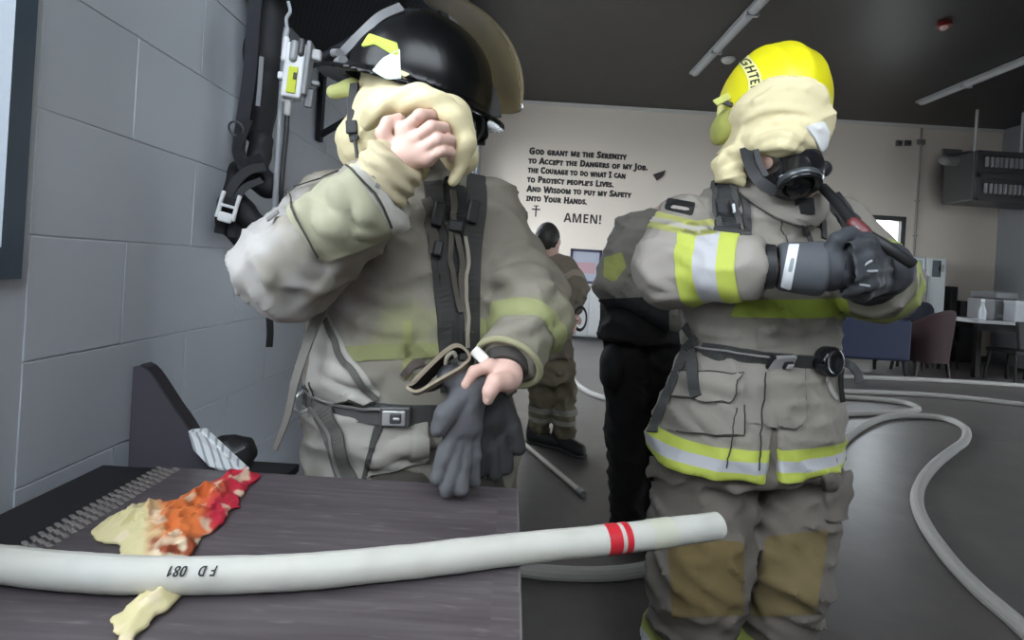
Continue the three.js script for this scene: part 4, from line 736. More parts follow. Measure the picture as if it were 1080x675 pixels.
  const hrd = ridges(hoodF0, [[[776, 164], [780, 138], [798, 106], [826, 92], [852, 92], [870, 104]], [[790, 156], [798, 138], [826, 128], [856, 132], [876, 142]], [[794, 152], [814, 140], [842, 146], [864, 158]], [[800, 158], [826, 154], [850, 162]], [[782, 128], [800, 118], [826, 114], [850, 118]], [[758, 172], [766, 160], [778, 156]], [[762, 184], [776, 176], [788, 176]], [[774, 150], [784, 160], [786, 176]]], 0.0075, 0.35);
  const hoodF = (x, y, z) => Math.max(hrd(x, y, z, hoodF0(x, y, z), 0.010), -smin(face(x, y, z), face2(x, y, z), 0.02));
  const hood = nets(hoodF, at(825, 130, 1.345).addScalar(-0.24), at(825, 130, 1.345).addScalar(0.2), 0.0048);
  const hm = part('hood', hood, hoodCloth, t);
  part('brim_lining', patch(hood, outline([[849, 133], [868, 128], [874, 140], [870, 163], [864, 158], [858, 146]], 1.4), 0.004), mat([0.78, 0.78, 0.77], 0.6), hm, 'white patch at the hood edge');
  // helmet
  const hc = at(814, 113, 1.375), [ax, ay, az] = frame(V(1, -0.06, -0.2), V(-0.02, 1, 0)), dome = ell(hc, [0.131, 0.163, 0.152], [ax, ay, az]);
  const ridge = (x, y, z) => { const a = x - hc.x, b = z - hc.z, u = a * ax.x + b * ax.z, w = -a * az.x * 0 + b; const g = Math.exp(-((u / 0.012) ** 2)) + 0.8 * Math.exp(-(((u - 0.055) / 0.009) ** 2)) + 0.8 * Math.exp(-(((u + 0.055) / 0.009) ** 2)); return 0.004 * g * sstep(hc.y + 0.01, hc.y + 0.09, y); };
  const helmF = (x, y, z) => Math.max(add(dome, ridge)(x, y, z), hc.y - 0.055 - y), helm = nets(helmF, hc.clone().addScalar(-0.19), hc.clone().addScalar(0.19), 0.006);
  const hp = part('helmet', helm, mat([0.72, 0.66, 0.012], 0.38), t);
  {
    // curved name strip with black capitals
    const n = 24, w = 6, pos = [], uv = [], nor = [], idx = [];
    for (let i = 0; i <= n; i++) { const k = i / n, cx = mix(779, 796, k) + 7 * Math.sin(k * Math.PI), cy = mix(57, 99, k); for (let j = 0; j <= w; j++) { let o = (j / w - 0.5) * 15, ox = 0, h = hit(helmF, cx + o * 0.95, cy - o * 0.25, 1.0, 1.6); while (h.miss && ox < 30) { ox++; h = hit(helmF, cx + o * 0.95 + ox * 0.5, cy - o * 0.25 + ox * 0.5, 1.0, 1.6); } pos.push(...h.p.addScaledVector(h.n, 0.0015).toArray()); nor.push(...h.n.toArray()); uv.push(k, j / w); } }
    for (let i = 0; i < n; i++) for (let j = 0; j < w; j++) { const a = i * (w + 1) + j; idx.push(a, a + w + 1, a + 1, a + 1, a + w + 1, a + w + 2); }
    const g = new THREE.BufferGeometry(); g.setAttribute('position', new THREE.Float32BufferAttribute(pos, 3)); g.setAttribute('normal', new THREE.Float32BufferAttribute(nor, 3)); g.setAttribute('uv', new THREE.Float32BufferAttribute(uv, 2)); g.setIndex(idx);
    const cv = document.createElement('canvas'); cv.width = 1024; cv.height = 340; const c = cv.getContext('2d'); c.fillStyle = '#e6e39a'; c.fillRect(0, 0, 1024, 340); c.fillStyle = '#14140e'; c.font = 'bold 330px sans-serif'; c.save(); c.translate(10, 288); c.scale(0.80, 1); c.fillText('IGHTER', 0, 0); c.restore();
    const tx = new THREE.CanvasTexture(cv); tx.colorSpace = THREE.SRGBColorSpace; tx.magFilter = THREE.LinearFilter;
    const m = mat([1, 1, 1], 0.4); m.map = tx; m.side = THREE.DoubleSide; part('name_strip', g, m, hp, 'curved strip of black capitals');
  }
  part('ear_flap', nets(add(uni(0.02, ell(at(760, 137, 1.39), [0.022, 0.042, 0.05]), ell(at(768, 130, 1.37), [0.02, 0.045, 0.05])), (x, y, z) => 0.004 * noise(x * 30, y * 30, z * 30)), at(760, 137, 1.39).addScalar(-0.1), at(760, 137, 1.39).addScalar(0.1), 0.006), mat([0.36, 0.37, 0.09], 0.85), hp);
  part('helmet_strap', sweep(resample([at(775, 98, 1.36), at(764, 104, 1.34), at(754, 109, 1.34)], 10), Array(11).fill(V(-0.2, 0.5, 0.8)), 0.022, 0.005), mat([0.45, 0.46, 0.13], 0.8), hp);
  part('helmet_strap', sweep(resample([at(754, 108, 1.35), at(764, 108, 1.335), at(776, 112, 1.33)], 10), Array(11).fill(V(-0.3, 0.3, 0.9)), 0.012, 0.004), M.black, hp);
  // breathing mask
  const mc = at(834, 180, 1.262), mF = (() => { const a = uni(0.02, ell(mc, [0.074, 0.074, 0.072]), ell(at(838, 190, 1.225), [0.050, 0.045, 0.05])), cut = ell(at(811, 170, 1.215), [0.027, 0.030, 0.06]); return (x, y, z) => Math.max(a(x, y, z), -cut(x, y, z)); })();
  const mk = part('breathing_mask', nets(mF, mc.clone().addScalar(-0.13), mc.clone().addScalar(0.13), 0.0045), M.gloss, t);
  const sn = at(842, 184, 1.195), sd = at(847, 205, 1.17).sub(sn).normalize();
  const lathe = (pts, at0, dir, m, nm, par) => part(nm, new THREE.LatheGeometry(pts.map(([r, y]) => new THREE.Vector2(r, y)), 32).applyQuaternion(new THREE.Quaternion().setFromUnitVectors(V(0, 1, 0), dir)).translate(...at0.toArray()), m, par);
  lathe([[0.03, -0.03], [0.036, 0], [0.043, 0.012], [0.046, 0.03], [0.044, 0.036], [0.038, 0.036], [0.034, 0.02], [0, 0.018]], sn, sd, M.gloss, 'regulator_port', mk);
  lathe([[0.0445, 0.012], [0.049, 0.016], [0.049, 0.024], [0.0455, 0.028]], sn, sd, mat([0.08, 0.085, 0.09], 0.25, { metalness: 0.3 }), 'port_ring', mk);
  part('voice_cap', new THREE.SphereGeometry(0.02, 20, 12).scale(1, 1, 0.6).translate(...at(869, 178, 1.25).toArray()), M.black, mk);
  part('mask_glint', rbox(0.008, 0.026, 0.012, 0.003).rotateZ(0.5).translate(...at(826, 190, 1.185).toArray()), M.buckle, mk); part('mask_glint', rbox(0.007, 0.02, 0.01, 0.003).rotateZ(-0.6).translate(...at(836, 186, 1.18).toArray()), mat([0.3, 0.32, 0.34], 0.2, { metalness: 0.5 }), mk);  // small bright pieces standing in for highlights on the mask
  part('mask_strap', sweep(resample([at(786, 156, 1.27), at(791, 174, 1.245), at(800, 190, 1.225), at(818, 203, 1.215)], 20), Array(21).fill(V(-0.4, 0, 1)), 0.026, 0.006), M.black, mk);
  part('mask_strap', sweep(resample([at(797, 158, 1.24), at(801, 172, 1.228), at(808, 186, 1.215)], 14), Array(15).fill(V(-0.3, 0, 1)), 0.013, 0.006), M.black, mk);
  // harness
  const hs = (pts, w, m = M.strap, nm = 'harness_strap', th = 0.006, lift = 0.004) => part(nm, strapOn(jf, pts, w, th, lift, 36), m, t);
  hs([[764, 192], [766, 212], [768, 232], [767, 246]], 0.060, M.pad, 'shoulder_pad', 0.012, 0.006); hs([[756, 196], [758, 220], [759, 243]], 0.014, M.strap, 'harness_strap', 0.005, 0.016); hs([[774, 194], [777, 218], [777, 243]], 0.014, M.strap, 'harness_strap', 0.005, 0.016); hs([[783, 198], [787, 222], [788, 248]], 0.018);
  part('strap_buckle', plateOn(jf, 768, 222, 0.012, 0.034, 0.012, 0.1, 0.004, 0.018), M.black, t); part('strap_buckle', plateOn(jf, 769, 224, 0.006, 0.024, 0.010, 0.1, 0.003, 0.026), M.label, t);
  hs([[868, 194], [874, 208], [884, 222], [897, 238]], 0.055, M.pad, 'shoulder_pad', 0.012, 0.006); hs([[858, 214], [866, 232], [868, 252]], 0.016);
  hs([[846, 236], [852, 250], [856, 262]], 0.012);
  hs([[704, 362], [724, 367], [750, 371], [782, 375], [815, 379], [845, 382], [868, 383], [885, 381]], 0.046, M.strap, 'belt', 0.005, 0.003); hs([[724, 363], [750, 367], [782, 371], [810, 375]], 0.004, mat([0.3, 0.3, 0.29], 0.7), 'belt_edge', 0.003, 0.0075);
  part('belt_buckle', plateOn(jf, 822, 379, 0.064, 0.044, 0.012, 0, 0.005, 0.006), M.buckle, t); part('buckle_button', plateOn(jf, 826, 379.5, 0.026, 0.022, 0.008, 0, 0.004, 0.016), M.black, t); part('buckle_button', plateOn(jf, 827, 379.5, 0.018, 0.014, 0.008, 0, 0.003, 0.019), mat([0.4, 0.4, 0.4], 0.3), t); part('belt_slide', plateOn(jf, 811, 378, 0.012, 0.046, 0.012, 0, 0.004, 0.006), M.black, t);
  { const h = hit(jf, 867, 380), ax2 = h.n.clone().add(V(0, 0, 0.6)).normalize(); lathe([[0, 0], [0.036, 0], [0.038, 0.008], [0.038, 0.03], [0.033, 0.036], [0.026, 0.036], [0.024, 0.030], [0, 0.03]], h.p, ax2, M.gloss, 'pressure_gauge', t); }
  hs([[728, 366], [716, 398], [700, 432], [690, 458]], 0.034, mat([0.06, 0.06, 0.058], 0.85), 'strap_tail', 0.005, 0.012); hs([[733, 366], [734, 392], [738, 420]], 0.03, mat([0.055, 0.055, 0.053], 0.85), 'strap_tail', 0.005, 0.018); hs([[727, 345], [735, 356], [727, 366]], 0.022, mat([0.055, 0.055, 0.053], 0.85), 'strap_tail', 0.005, 0.016);
  part('strap_tail', sweep(resample([at(886, 382, 1.36), at(897, 385, 1.34), at(905, 395, 1.34), at(906, 404, 1.34)], 16), Array(17).fill(V(0, 0.3, 1)), 0.022, 0.004), mat([0.07, 0.07, 0.07], 0.8), t);
  part('strap_tail', sweep(resample([at(888, 388, 1.33), at(887, 405, 1.32), at(889, 424, 1.32)], 16), Array(17).fill(V(0.2, 0, 1)), 0.012, 0.004), M.black, t);
  hs([[871, 400], [875, 412], [881, 420]], 0.012, mat([0.38, 0.36, 0.33], 0.8), 'strap_tail');
  // demand hose over the shoulder
  part('air_hose', tube([at(868, 198, 1.25), at(884, 215, 1.17), at(905, 240, 1.10), at(932, 258, 1.06), at(950, 270, 1.05), at(962, 278, 1.05)], 0.0115, 60, 14), M.black, t);
  part('hose_coupling', uniRod(at(901, 236, 1.095), at(911, 245, 1.08), 0.0145), mat([0.13, 0.03, 0.032], 0.35), t); part('hose_coupling', new THREE.SphereGeometry(0.009, 16, 10).translate(...at(901, 243, 1.065).toArray()), mat([0.8, 0.78, 0.76], 0.2, { metalness: 0.4 }), t);
  // gloves, fingers closing on one another
  const G = (f, lo, hi, m, nm, par = t) => part(nm, nets(f, lo, hi, 0.004), m, par), wr = (x, y, z) => 0.0025 * noise(x * 45, y * 45, z * 45);
  const gaunt = drum(at(819, 281, 1.11), at(869, 283, 1.085), 0.052, 0.060, 0.012);
  const glg = nets(add(gaunt, (x, y, z) => 0.004 * noise(x * 20, y * 20, z * 20)), at(845, 283, 1.1).addScalar(-0.12), at(845, 283, 1.1).addScalar(0.12), 0.004), gl1 = part('glove', glg, M.gauntlet, t);
  part('wrist_label', patch(glg, outline([[832, 258], [843, 258], [834, 306], [824, 302]]), 0.002), M.label, gl1);
  part('label_print', patch(glg, outline([[834, 272], [838, 273], [835, 287], [831, 286]]), 0.003), mat([0.25, 0.27, 0.28], 0.7), gl1);
  const p1 = at(878, 281, 1.075);
  const f1 = [[[884, 262, 1.07], [899, 250, 1.055], [914, 252, 1.06], [919, 262, 1.08]], [[888, 270, 1.065], [904, 260, 1.045], [917, 264, 1.05], [920, 274, 1.075]], [[890, 282, 1.065], [906, 276, 1.045], [918, 280, 1.055], [919, 288, 1.08]], [[889, 294, 1.07], [904, 292, 1.05], [914, 296, 1.06], [914, 302, 1.08]]].map((q) => chain(q.map((a) => at(...a)), [0.0155, 0.0145, 0.0135, 0.012], 0.004));
  const th1 = chain([at(874, 268, 1.06), at(884, 252, 1.045), at(897, 244, 1.05)], [0.017, 0.0155, 0.013]);
  const hand1 = add(uni(0.010, ell(p1, [0.036, 0.052, 0.030]), cap(at(862, 283, 1.085), p1, 0.05, 0.045), ...f1, th1), wr);
  part('hand_section', nets(hand1, p1.clone().addScalar(-0.13), p1.clone().addScalar(0.13), 0.0038), M.glove, gl1);
  const p2 = at(936, 284, 1.14);
  const f2 = [[[930, 259, 1.10], [912, 258, 1.045], [893, 264, 1.02], [884, 272, 1.03]], [[933, 270, 1.09], [914, 272, 1.03], [894, 281, 1.01], [886, 288, 1.025]], [[934, 283, 1.09], [917, 285, 1.03], [899, 292, 1.01], [890, 298, 1.025]], [[933, 296, 1.10], [918, 299, 1.04], [902, 303, 1.025], [893, 306, 1.035]]].map((q) => chain(q.map((a) => at(...a)), [0.0165, 0.0155, 0.0145, 0.0125], 0.004));
  const th2 = chain([at(930, 300, 1.12), at(910, 310, 1.07), at(893, 309, 1.055)], [0.018, 0.016, 0.014]);
  const gl2 = G(add(uni(0.012, ell(p2, [0.044, 0.060, 0.048]), cap(C2, p2, 0.066, 0.052), ...f2, th2), wr), p2.clone().addScalar(-0.17), p2.clone().addScalar(0.15), M.glove, 'glove');
  for (const [x, y, r] of [[914, 278, 0.6], [919, 286, 0.1], [911, 301, -0.1]]) { const h = hit(uni(0.012, ...f2, ell(p2, [0.044, 0.06, 0.048])), x, y, 0.6); part('knuckle_highlight', rbox(0.024, 0.005, 0.004, 0.002).rotateZ(r).translate(...h.p.addScaledVector(h.n, 0.001).toArray()), mat([0.30, 0.31, 0.33], 0.5), gl2); }  // light bars paint the highlights on the finger segments
}
// ---------------------------------------------------------------- firefighter in the black helmet
{
  const d0 = 1.15, t = thing('person', 'firefighter in black helmet pulling a cream hood over the face with one bare hand', 'person', V(at(435, 400, d0).x, 0, -d0));
  const yaw = 0.16, RT = V(Math.cos(yaw), 0.02, -Math.sin(yaw)).normalize();
  const S1 = at(352, 216, 1.13), E1 = at(298, 287, 0.955), F1 = at(288, 300, 0.93), C1 = at(409, 199, 0.865), W1 = at(424, 168, 0.86);
  const S2 = at(514, 224, 1.17), E2 = at(562, 316, 1.08), C2 = at(536, 383, 0.945), W2 = at(533, 392, 0.93);
  const torso = loft([[at(424, 176, d0), 0.09, 0.085], [at(428, 194, d0), 0.17, 0.11], [at(434, 226, d0), 0.232, 0.145], [at(440, 300, d0), 0.232, 0.155], [at(438, 380, d0), 0.236, 0.16], [at(437, 432, d0), 0.232, 0.155], [at(438, 468, d0 + 0.02), 0.242, 0.16], [at(434, 545, d0 + 0.05), 0.245, 0.165]], RT, 0.012);
  const fold1 = folds(0.0092, 1.0, 11.3), waist = at(420, 436, d0 - 0.15);
  const belted = (x, y) => 0.010 * Math.exp(-(((y - waist.y) / 0.02) ** 2));
  const sl1 = uni(0.045, cap(S1, E1, 0.082, 0.086), drum(F1, C1, 0.086, 0.074, 0.028)), sl2 = uni(0.05, cap(S2, at(556, 312, 1.10), 0.081, 0.08), cap(at(556, 312, 1.10), at(562, 332, 1.06), 0.08, 0.076), drum(at(562, 325, 1.06), C2, 0.074, 0.060, 0.012));
  const collar = loft([[at(418, 160, 1.13), 0.095, 0.09], [at(424, 188, d0), 0.14, 0.12], [at(428, 200, d0), 0.16, 0.13]], RT, 0.01);
  const rings = (x, y, z) => { const q = Math.hypot(x - E2.x, y - E2.y - 0.03, z - E2.z); return 0.008 * Math.sin((x * 0.6 + y + noise(x * 7, y * 7, z * 7) * 0.09) * 85) * (1 - sstep(0.06, 0.16, q)); };
  const cuffRim = (x, y, z) => 0;
  const placket = (() => { const a = at(476, 205, 1.0), b = at(480, 420, 1.0); const e = cap(a, b, 0.030, 0.022); return (x, y, z) => e(x, y, z) ; })();
  const jf0 = (x, y, z) => { let b = smin(torso(x, y, z) + belted(x, y), collar(x, y, z), 0.01) - fold1(x, y, z); const s = smin(sl1(x, y, z) - fold1(x * 0.9 + 2, y, z) * 1.1, sl2(x, y, z) - fold1(x, y, z) - rings(x, y, z), 0.01); return smin(b, s, 0.02); };
  const rd = ridges(jf0, [[[326, 203], [318, 228], [332, 262]], [[350, 198], [362, 222], [352, 256]], [[372, 186], [386, 212], [392, 242]], [[336, 220], [352, 240], [372, 258]], [[296, 240], [326, 282], [352, 300]], [[260, 256], [282, 292], [300, 322]], [[316, 324], [340, 304], [356, 280]], [[284, 214], [300, 200], [322, 194]], [[520, 300], [550, 282], [584, 288]], [[514, 288], [530, 266], [560, 254]], [[540, 348], [568, 338], [592, 326]], [[372, 300], [410, 318], [446, 316]], [[360, 330], [400, 346], [446, 350]], [[340, 384], [370, 396], [396, 400]], [[388, 486], [420, 474], [450, 466]], [[520, 216], [540, 230], [556, 252]]], 0.014, 0.5);
  const jf = (x, y, z) => rd(x, y, z, jf0(x, y, z));
  const jacket = nets(jf, V(-0.52, 0.64, -1.46), V(0.24, 1.62, -0.74), 0.0072);
  const base = [0.215, 0.195, 0.160], olive = [0.20, 0.185, 0.13];
  const jm = part('jacket', tint(jacket, gear(base, [[at(275, 280, 0.95), 0.22, [0.35, 0.335, 0.325], 0.9], [at(555, 250, 1.12), 0.22, [0.15, 0.132, 0.105], 0.85], [at(565, 350, 1.02), 0.12, [0.21, 0.20, 0.12], 0.7], [at(430, 350, 1.0), 0.09, [0.26, 0.26, 0.12], 0.6], [at(350, 460, 1.0), 0.16, [0.36, 0.345, 0.32], 0.7]])), cloth, t);  // spots paint in the light: bright left sleeve and belly, shaded right arm
  const sewn = (nm, f, m, off = 0.004) => patches(jacket, f, off, 2).forEach((g) => part(nm, g, m, jm));
  // elbow reinforcement, cuff tab, chest trim
  part('sleeve_patch', tint(patch(jacket, outline([[304, 203], [362, 186], [372, 178], [404, 232], [413, 244], [395, 256], [350, 273], [338, 272], [305, 226]], 0.98), 0.006), gear([0.27, 0.262, 0.18], [[at(330, 250, 0.9), 0.06, [0.24, 0.25, 0.12], 0.8]])), cloth, jm);
  part('cuff_band', tint(patch(jacket, outline([[366, 182], [388, 168], [402, 176], [436, 226], [440, 238], [412, 246]], 0.93), 0.005), gear([0.37, 0.355, 0.32])), cloth, jm);
  for (const [x, y] of [[396, 198], [404, 196], [392, 190]]) part('snap', plateOn(jf, x, y, 0.008, 0.008, 0.003, 0, 0.001, 0.005), mat([0.2, 0.2, 0.19], 0.4), jm);
  part('sleeve_snap', plateOn(jf, 289, 229, 0.024, 0.018, 0.004, 0.6, 0.002, 0.001), mat([0.14, 0.135, 0.13], 0.6), jm);
  sewn('lime_trim', outline([[352, 366], [425, 362], [466, 362], [466, 376], [425, 378], [352, 382]], 1.3), mat([0.215, 0.22, 0.095], 0.8), 0.003);
  sewn('lime_trim', outline([[425, 338], [434, 338], [434, 400], [425, 400]], 1.3), mat([0.25, 0.255, 0.10], 0.8), 0.003);
  sewn('lime_trim', along(at(562, 325, 1.06), C2, 0.06, 0.095, 0.11), mat([0.26, 0.27, 0.12], 0.8));
  part('jacket_flap', tint(patch(jacket, outline([[329, 340], [345, 330], [368, 372], [402, 416], [398, 423], [384, 426], [370, 420], [350, 424], [332, 418], [326, 405], [330, 370]], 1.3), 0.008), gear([0.40, 0.385, 0.35])), cloth, jm);
  part('pocket', tint(patch(jacket, outline([[404, 452], [444, 446], [452, 486], [392, 500], [386, 506], [396, 468]], 1.3), 0.008), gear([0.30, 0.28, 0.25])), cloth, jm);
  part('pocket_flap', tint(patch(jacket, outline([[436, 446], [452, 444], [452, 482], [430, 484], [436, 466]], 1.3), 0.014), gear([0.33, 0.31, 0.27])), cloth, jm);
  part('storm_flap', tint(patch(jacket, outline([[395, 448], [404, 449], [385, 512], [380, 512]], 1.3), 0.004), gear([0.05, 0.05, 0.045])), cloth, jm);
  const seam_shade = mat([0.035, 0.032, 0.028], 0.9);  // dark lines for seams and for shade at the flap edges
  for (const q of [[[304, 203], [320, 240], [338, 272]], [[312, 201], [340, 192], [364, 183]], [[330, 404], [334, 418], [350, 424], [370, 420], [384, 426], [398, 423]], [[404, 452], [396, 470], [386, 506]], [[436, 466], [452, 482]], [[458, 250], [464, 300], [468, 352]], [[368, 178], [392, 206], [412, 244]]]) part('seam_shade', darkLineOn(jf, q, 0.0028, 0.009), seam_shade, jm);
  // trousers, boots
  const H1 = at(392, 530, 1.16), K1 = V(H1.x - 0.02, 0.47, -1.12), A1 = V(H1.x - 0.04, 0.13, -1.18), H2 = at(478, 530, 1.19), K2 = V(H2.x + 0.01, 0.47, -1.13), A2 = V(H2.x + 0.02, 0.13, -1.19);
  const tfold = folds(0.013, 0.9, 4.4), tf = (x, y, z) => Math.max(uni(0.02, loft([[at(438, 450, d0), 0.2, 0.14], [at(438, 540, d0), 0.22, 0.15]], RT), cap(H1, K1, 0.12, 0.105), cap(K1, A1, 0.105, 0.095), cap(H2, K2, 0.12, 0.105), cap(K2, A2, 0.105, 0.095))(x, y, z) - tfold(x, y, z), 0.08 - y);
  const trs = part('trousers', tint(nets(tf, V(-0.50, 0.06, -1.42), V(0.18, 1.0, -0.94), 0.011), gear([0.07, 0.063, 0.052])), cloth, t);
  bootsFor(t, [A1, A2], [V(-0.2, 0, 1).normalize(), V(0.2, 0, 1).normalize()]);
  // body, with both bare hands
  const HC = at(432, 108, 1.08), chin = at(440, 138, 1.02), [hx, hy] = [V(0.55, -0.05, -0.83).normalize(), 0], hf = frame(hx, V(0.2, 1, 0.05));
  const headF = uni(0.03, ell(HC, [0.075, 0.112, 0.096], hf), cap(at(438, 122, 1.04), chin, 0.055, 0.04), cap(at(444, 112, 1.0), at(448, 124, 0.985), 0.011, 0.015), cap(HC, at(424, 180, 1.15), 0.055, 0.06));
  const k1 = [[427, 137, 0.85], [436, 148, 0.848], [444, 158, 0.848], [450, 167, 0.85]].map((a) => at(...a));
  const hand1 = uni(0.012, cap(at(404, 190, 0.875), W1, 0.026, 0.026), ...k1.map((k, i) => cap(W1.clone().lerp(k, 0.1), k, 0.019, 0.0125)), cap(k1[0], k1[3], 0.011, 0.011));
  const fing1 = [[[427, 137, 0.85], [443, 122, 0.832], [456, 121, 0.852], [462, 129, 0.868]], [[436, 148, 0.848], [455, 134, 0.826], [468, 135, 0.846], [472, 144, 0.864]], [[444, 158, 0.848], [462, 147, 0.828], [474, 148, 0.848], [476, 156, 0.864]], [[450, 167, 0.85], [466, 159, 0.834], [475, 161, 0.85], [475, 167, 0.862]]].map((q, i) => chain(q.map((a) => at(...a)), [0.0118, 0.0108, 0.0095, 0.0082].map((r) => r * (i === 3 ? 0.88 : 1)), 0.004));
  const thumb1 = chain([at(412, 158, 0.86), at(404, 141, 0.85), at(409, 130, 0.852), at(421, 125, 0.862)], [0.015, 0.0125, 0.0115, 0.0095], 0.004);
  const dig1 = (x, y, z) => Math.min(...fing1.map((f) => f(x, y, z)));
  const H1f = (x, y, z) => smin(smin(hand1(x, y, z), dig1(x, y, z), 0.008), thumb1(x, y, z), 0.008);
  const pc = at(534, 396, 0.925), k2 = [[517, 386, 0.915], [514, 392, 0.93], [513, 398, 0.945], [515, 404, 0.958]].map((a) => at(...a));
  const hand2 = uni(0.012, cap(C2, pc, 0.026, 0.028), ...k2.map((k) => cap(pc, k, 0.022, 0.013)));
  const fing2 = [[[517, 386, 0.915], [500, 392, 0.900], [492, 405, 0.905], [491, 414, 0.915]], [[514, 392, 0.93], [498, 400, 0.918], [491, 412, 0.925], [494, 420, 0.935]], [[513, 398, 0.945], [499, 407, 0.936], [495, 418, 0.942], [499, 425, 0.95]], [[515, 404, 0.958], [504, 414, 0.953], [502, 423, 0.957], [505, 428, 0.962]]].map((q, i) => chain(q.map((a) => at(...a)), [0.0118, 0.0105, 0.0092, 0.008].map((r) => r * (i === 3 ? 0.88 : 1)), 0.004));
  const thumb2 = chain([at(532, 402, 0.895), at(522, 403, 0.875), at(517, 412, 0.872), at(515, 421, 0.876)], [0.0185, 0.015, 0.0128, 0.010], 0.005);
  const H2f = (x, y, z) => smin(smin(hand2(x, y, z), Math.min(...fing2.map((f) => f(x, y, z))), 0.007), thumb2(x, y, z), 0.008);
  const bodyF = uni(0.05, headF, loft([[at(426, 190, d0), 0.08, 0.07], [at(434, 225, d0), 0.18, 0.10], [at(440, 300, d0), 0.17, 0.115], [at(438, 430, d0), 0.16, 0.105], [at(438, 540, d0), 0.18, 0.12]], RT), cap(S1, E1, 0.05, 0.042), cap(E1, C1, 0.042, 0.03), cap(S2, E2, 0.05, 0.042), cap(E2, C2, 0.042, 0.03), cap(H1, K1, 0.08, 0.06), cap(K1, A1, 0.06, 0.042), cap(H2, K2, 0.08, 0.06), cap(K2, A2, 0.06, 0.042));
  const around = (f, c, r, h) => nets(f, c.clone().addScalar(-r), c.clone().addScalar(r), h);
  const nails = [];
  part('body', [nets(bodyF, V(-0.5, 0.06, -1.4), V(0.22, 1.66, -0.8), 0.015), around((x, y, z) => Math.max(headF(x, y, z), at(426, 175, 1.15).y - y), HC, 0.17, 0.006), around(H1f, at(436, 152, 0.85), 0.09, 0.003), around(H2f, at(514, 402, 0.92), 0.085, 0.003)], M.skin, t);
  part('nail', new THREE.SphereGeometry(0.006, 12, 8).scale(0.85, 1.2, 0.4).translate(...at(515, 419.5, 0.8655).toArray()), mat([0.66, 0.46, 0.40], 0.35), t);
  // knitted wristlets
  const wl = drum(at(396, 200, 0.872), at(424, 164, 0.858), 0.056, 0.050, 0.014), wl2 = (x, y, z) => wl(x, y, z) - 0.006 * noise(x * 22, y * 22, z * 22) - 0.0035 * Math.sin((x * 0.55 + y * 0.83) * 260 + 3 * noise(x * 15, y * 15, z * 15));
  part('wristlet', nets(wl2, at(410, 182, 0.865).addScalar(-0.12), at(410, 182, 0.865).addScalar(0.12), 0.0045), M.knit, t);
  part('wristlet', rod(C2.clone().lerp(at(562, 325, 1.06), 0.06), C2.clone().lerp(pc, 0.45), 0.050, 0.036, 24), mat([0.05, 0.045, 0.04], 0.9), t);
  part('shirt_cuff', rboxAtPt(at(506, 375, 0.925), 0.032, 0.02, 0.014, -0.7), mat([0.80, 0.78, 0.74], 0.8), t);
  const rim = []; { const ax = C2.clone().sub(at(562, 325, 1.06)).normalize(), u = V(1, 0, 0).addScaledVector(ax, -ax.x).normalize(), v = ax.clone().cross(u); for (let i = 0; i < 32; i++) { const a = i / 32 * 6.2832; rim.push(C2.clone().addScaledVector(u, Math.cos(a) * 0.061).addScaledVector(v, Math.sin(a) * 0.061)); } }
  part('cuff_rim', tube(rim, 0.0065, 64, 8, true), mat([0.30, 0.285, 0.17], 0.85), jm);
  // hood: round the neck and head, drawn over the fingers in a fold
  const wrn = (x, y, z) => 0.007 * noise(x * 16, y * 24, z * 16) + 0.008 * (0.4 - Math.sqrt(Math.abs(noise(x * 22 + 3, y * 30 - x * 14, z * 22)) + 0.01));
  const hoodF0 = uni(0.035, ell(at(428, 112, 1.07), [0.098, 0.12, 0.115], hf), cap(at(392, 152, 1.06), at(418, 176, 1.09), 0.070, 0.085), cap(at(402, 118, 1.01), at(428, 112, 0.97), 0.05, 0.04));
  const hollow = uni(0.02, cap(at(412, 131, 0.93), at(446, 138, 0.92), 0.030, 0.04), cap(at(404, 130, 0.88), at(424, 124, 0.88), 0.010, 0.012));
  const hoodF = (x, y, z) => Math.max(hoodF0(x, y, z) - wrn(x, y, z), -hollow(x, y, z));
  const hood = part('hood', nets(hoodF, V(-0.42, 1.36, -1.26), V(0.02, 1.76, -0.83), 0.0052), hoodCloth, t);
  {
    const path = [[386, 128, 0.93], [400, 114, 0.89], [424, 106, 0.868], [448, 106, 0.86], [470, 116, 0.862], [484, 134, 0.868], [489, 154, 0.876], [484, 172, 0.885], [478, 190, 0.892]].map((a) => at(...a)), fine = resample(path, 26);
    const ws = fine.map((_, i) => mix(0.016, 0.024, Math.sin(i / 26 * Math.PI)) * (i > 21 ? mix(1, 0.55, (i - 21) / 5) : 1));
    const segs = fine.slice(1).map((p, i) => cap(fine[i], p, ws[i], ws[i + 1]));
    const df = (x, y, z) => { let d = 9; for (const s of segs) d = Math.min(d, s(x, y, z)); return d - 0.0035 * noise(x * 22, y * 22, z * 30) - 0.003 * Math.sin((x * 0.7 - y) * 130 + 3 * noise(x * 12, y * 12, z * 12)) * 0.6; };
    const shade = cap(at(470, 128, 0.94), at(486, 165, 0.95), 0.05, 0.035), both = (x, y, z) => smin(df(x, y, z), shade(x, y, z) - 0.004 * noise(x * 20, y * 20, z * 20), 0.02);
    part('hood_fold', nets((x, y, z) => Math.max(both(x, y, z), -Math.min(dig1(x, y, z) - 0.0005, hand1(x, y, z) - 0.001)), at(440, 145, 0.9).add(V(-0.15, -0.13, -0.13)), at(440, 145, 0.9).add(V(0.17, 0.12, 0.1)), 0.0042), hoodCloth, hood);
  }
  // helmet: brim, dome, raised amber visor, trim
  const hc = at(440, 93, 1.10), up = V(0.20, 0.97, 0.10).normalize(), fr0 = V(0.93, -0.21, -0.10), [ax, ay, az0] = frame(fr0, up), az = az0;
  const dome = ell(hc.clone().addScaledVector(ay, 0.0), [0.162, 0.155, 0.135], [ax, ay, az]);
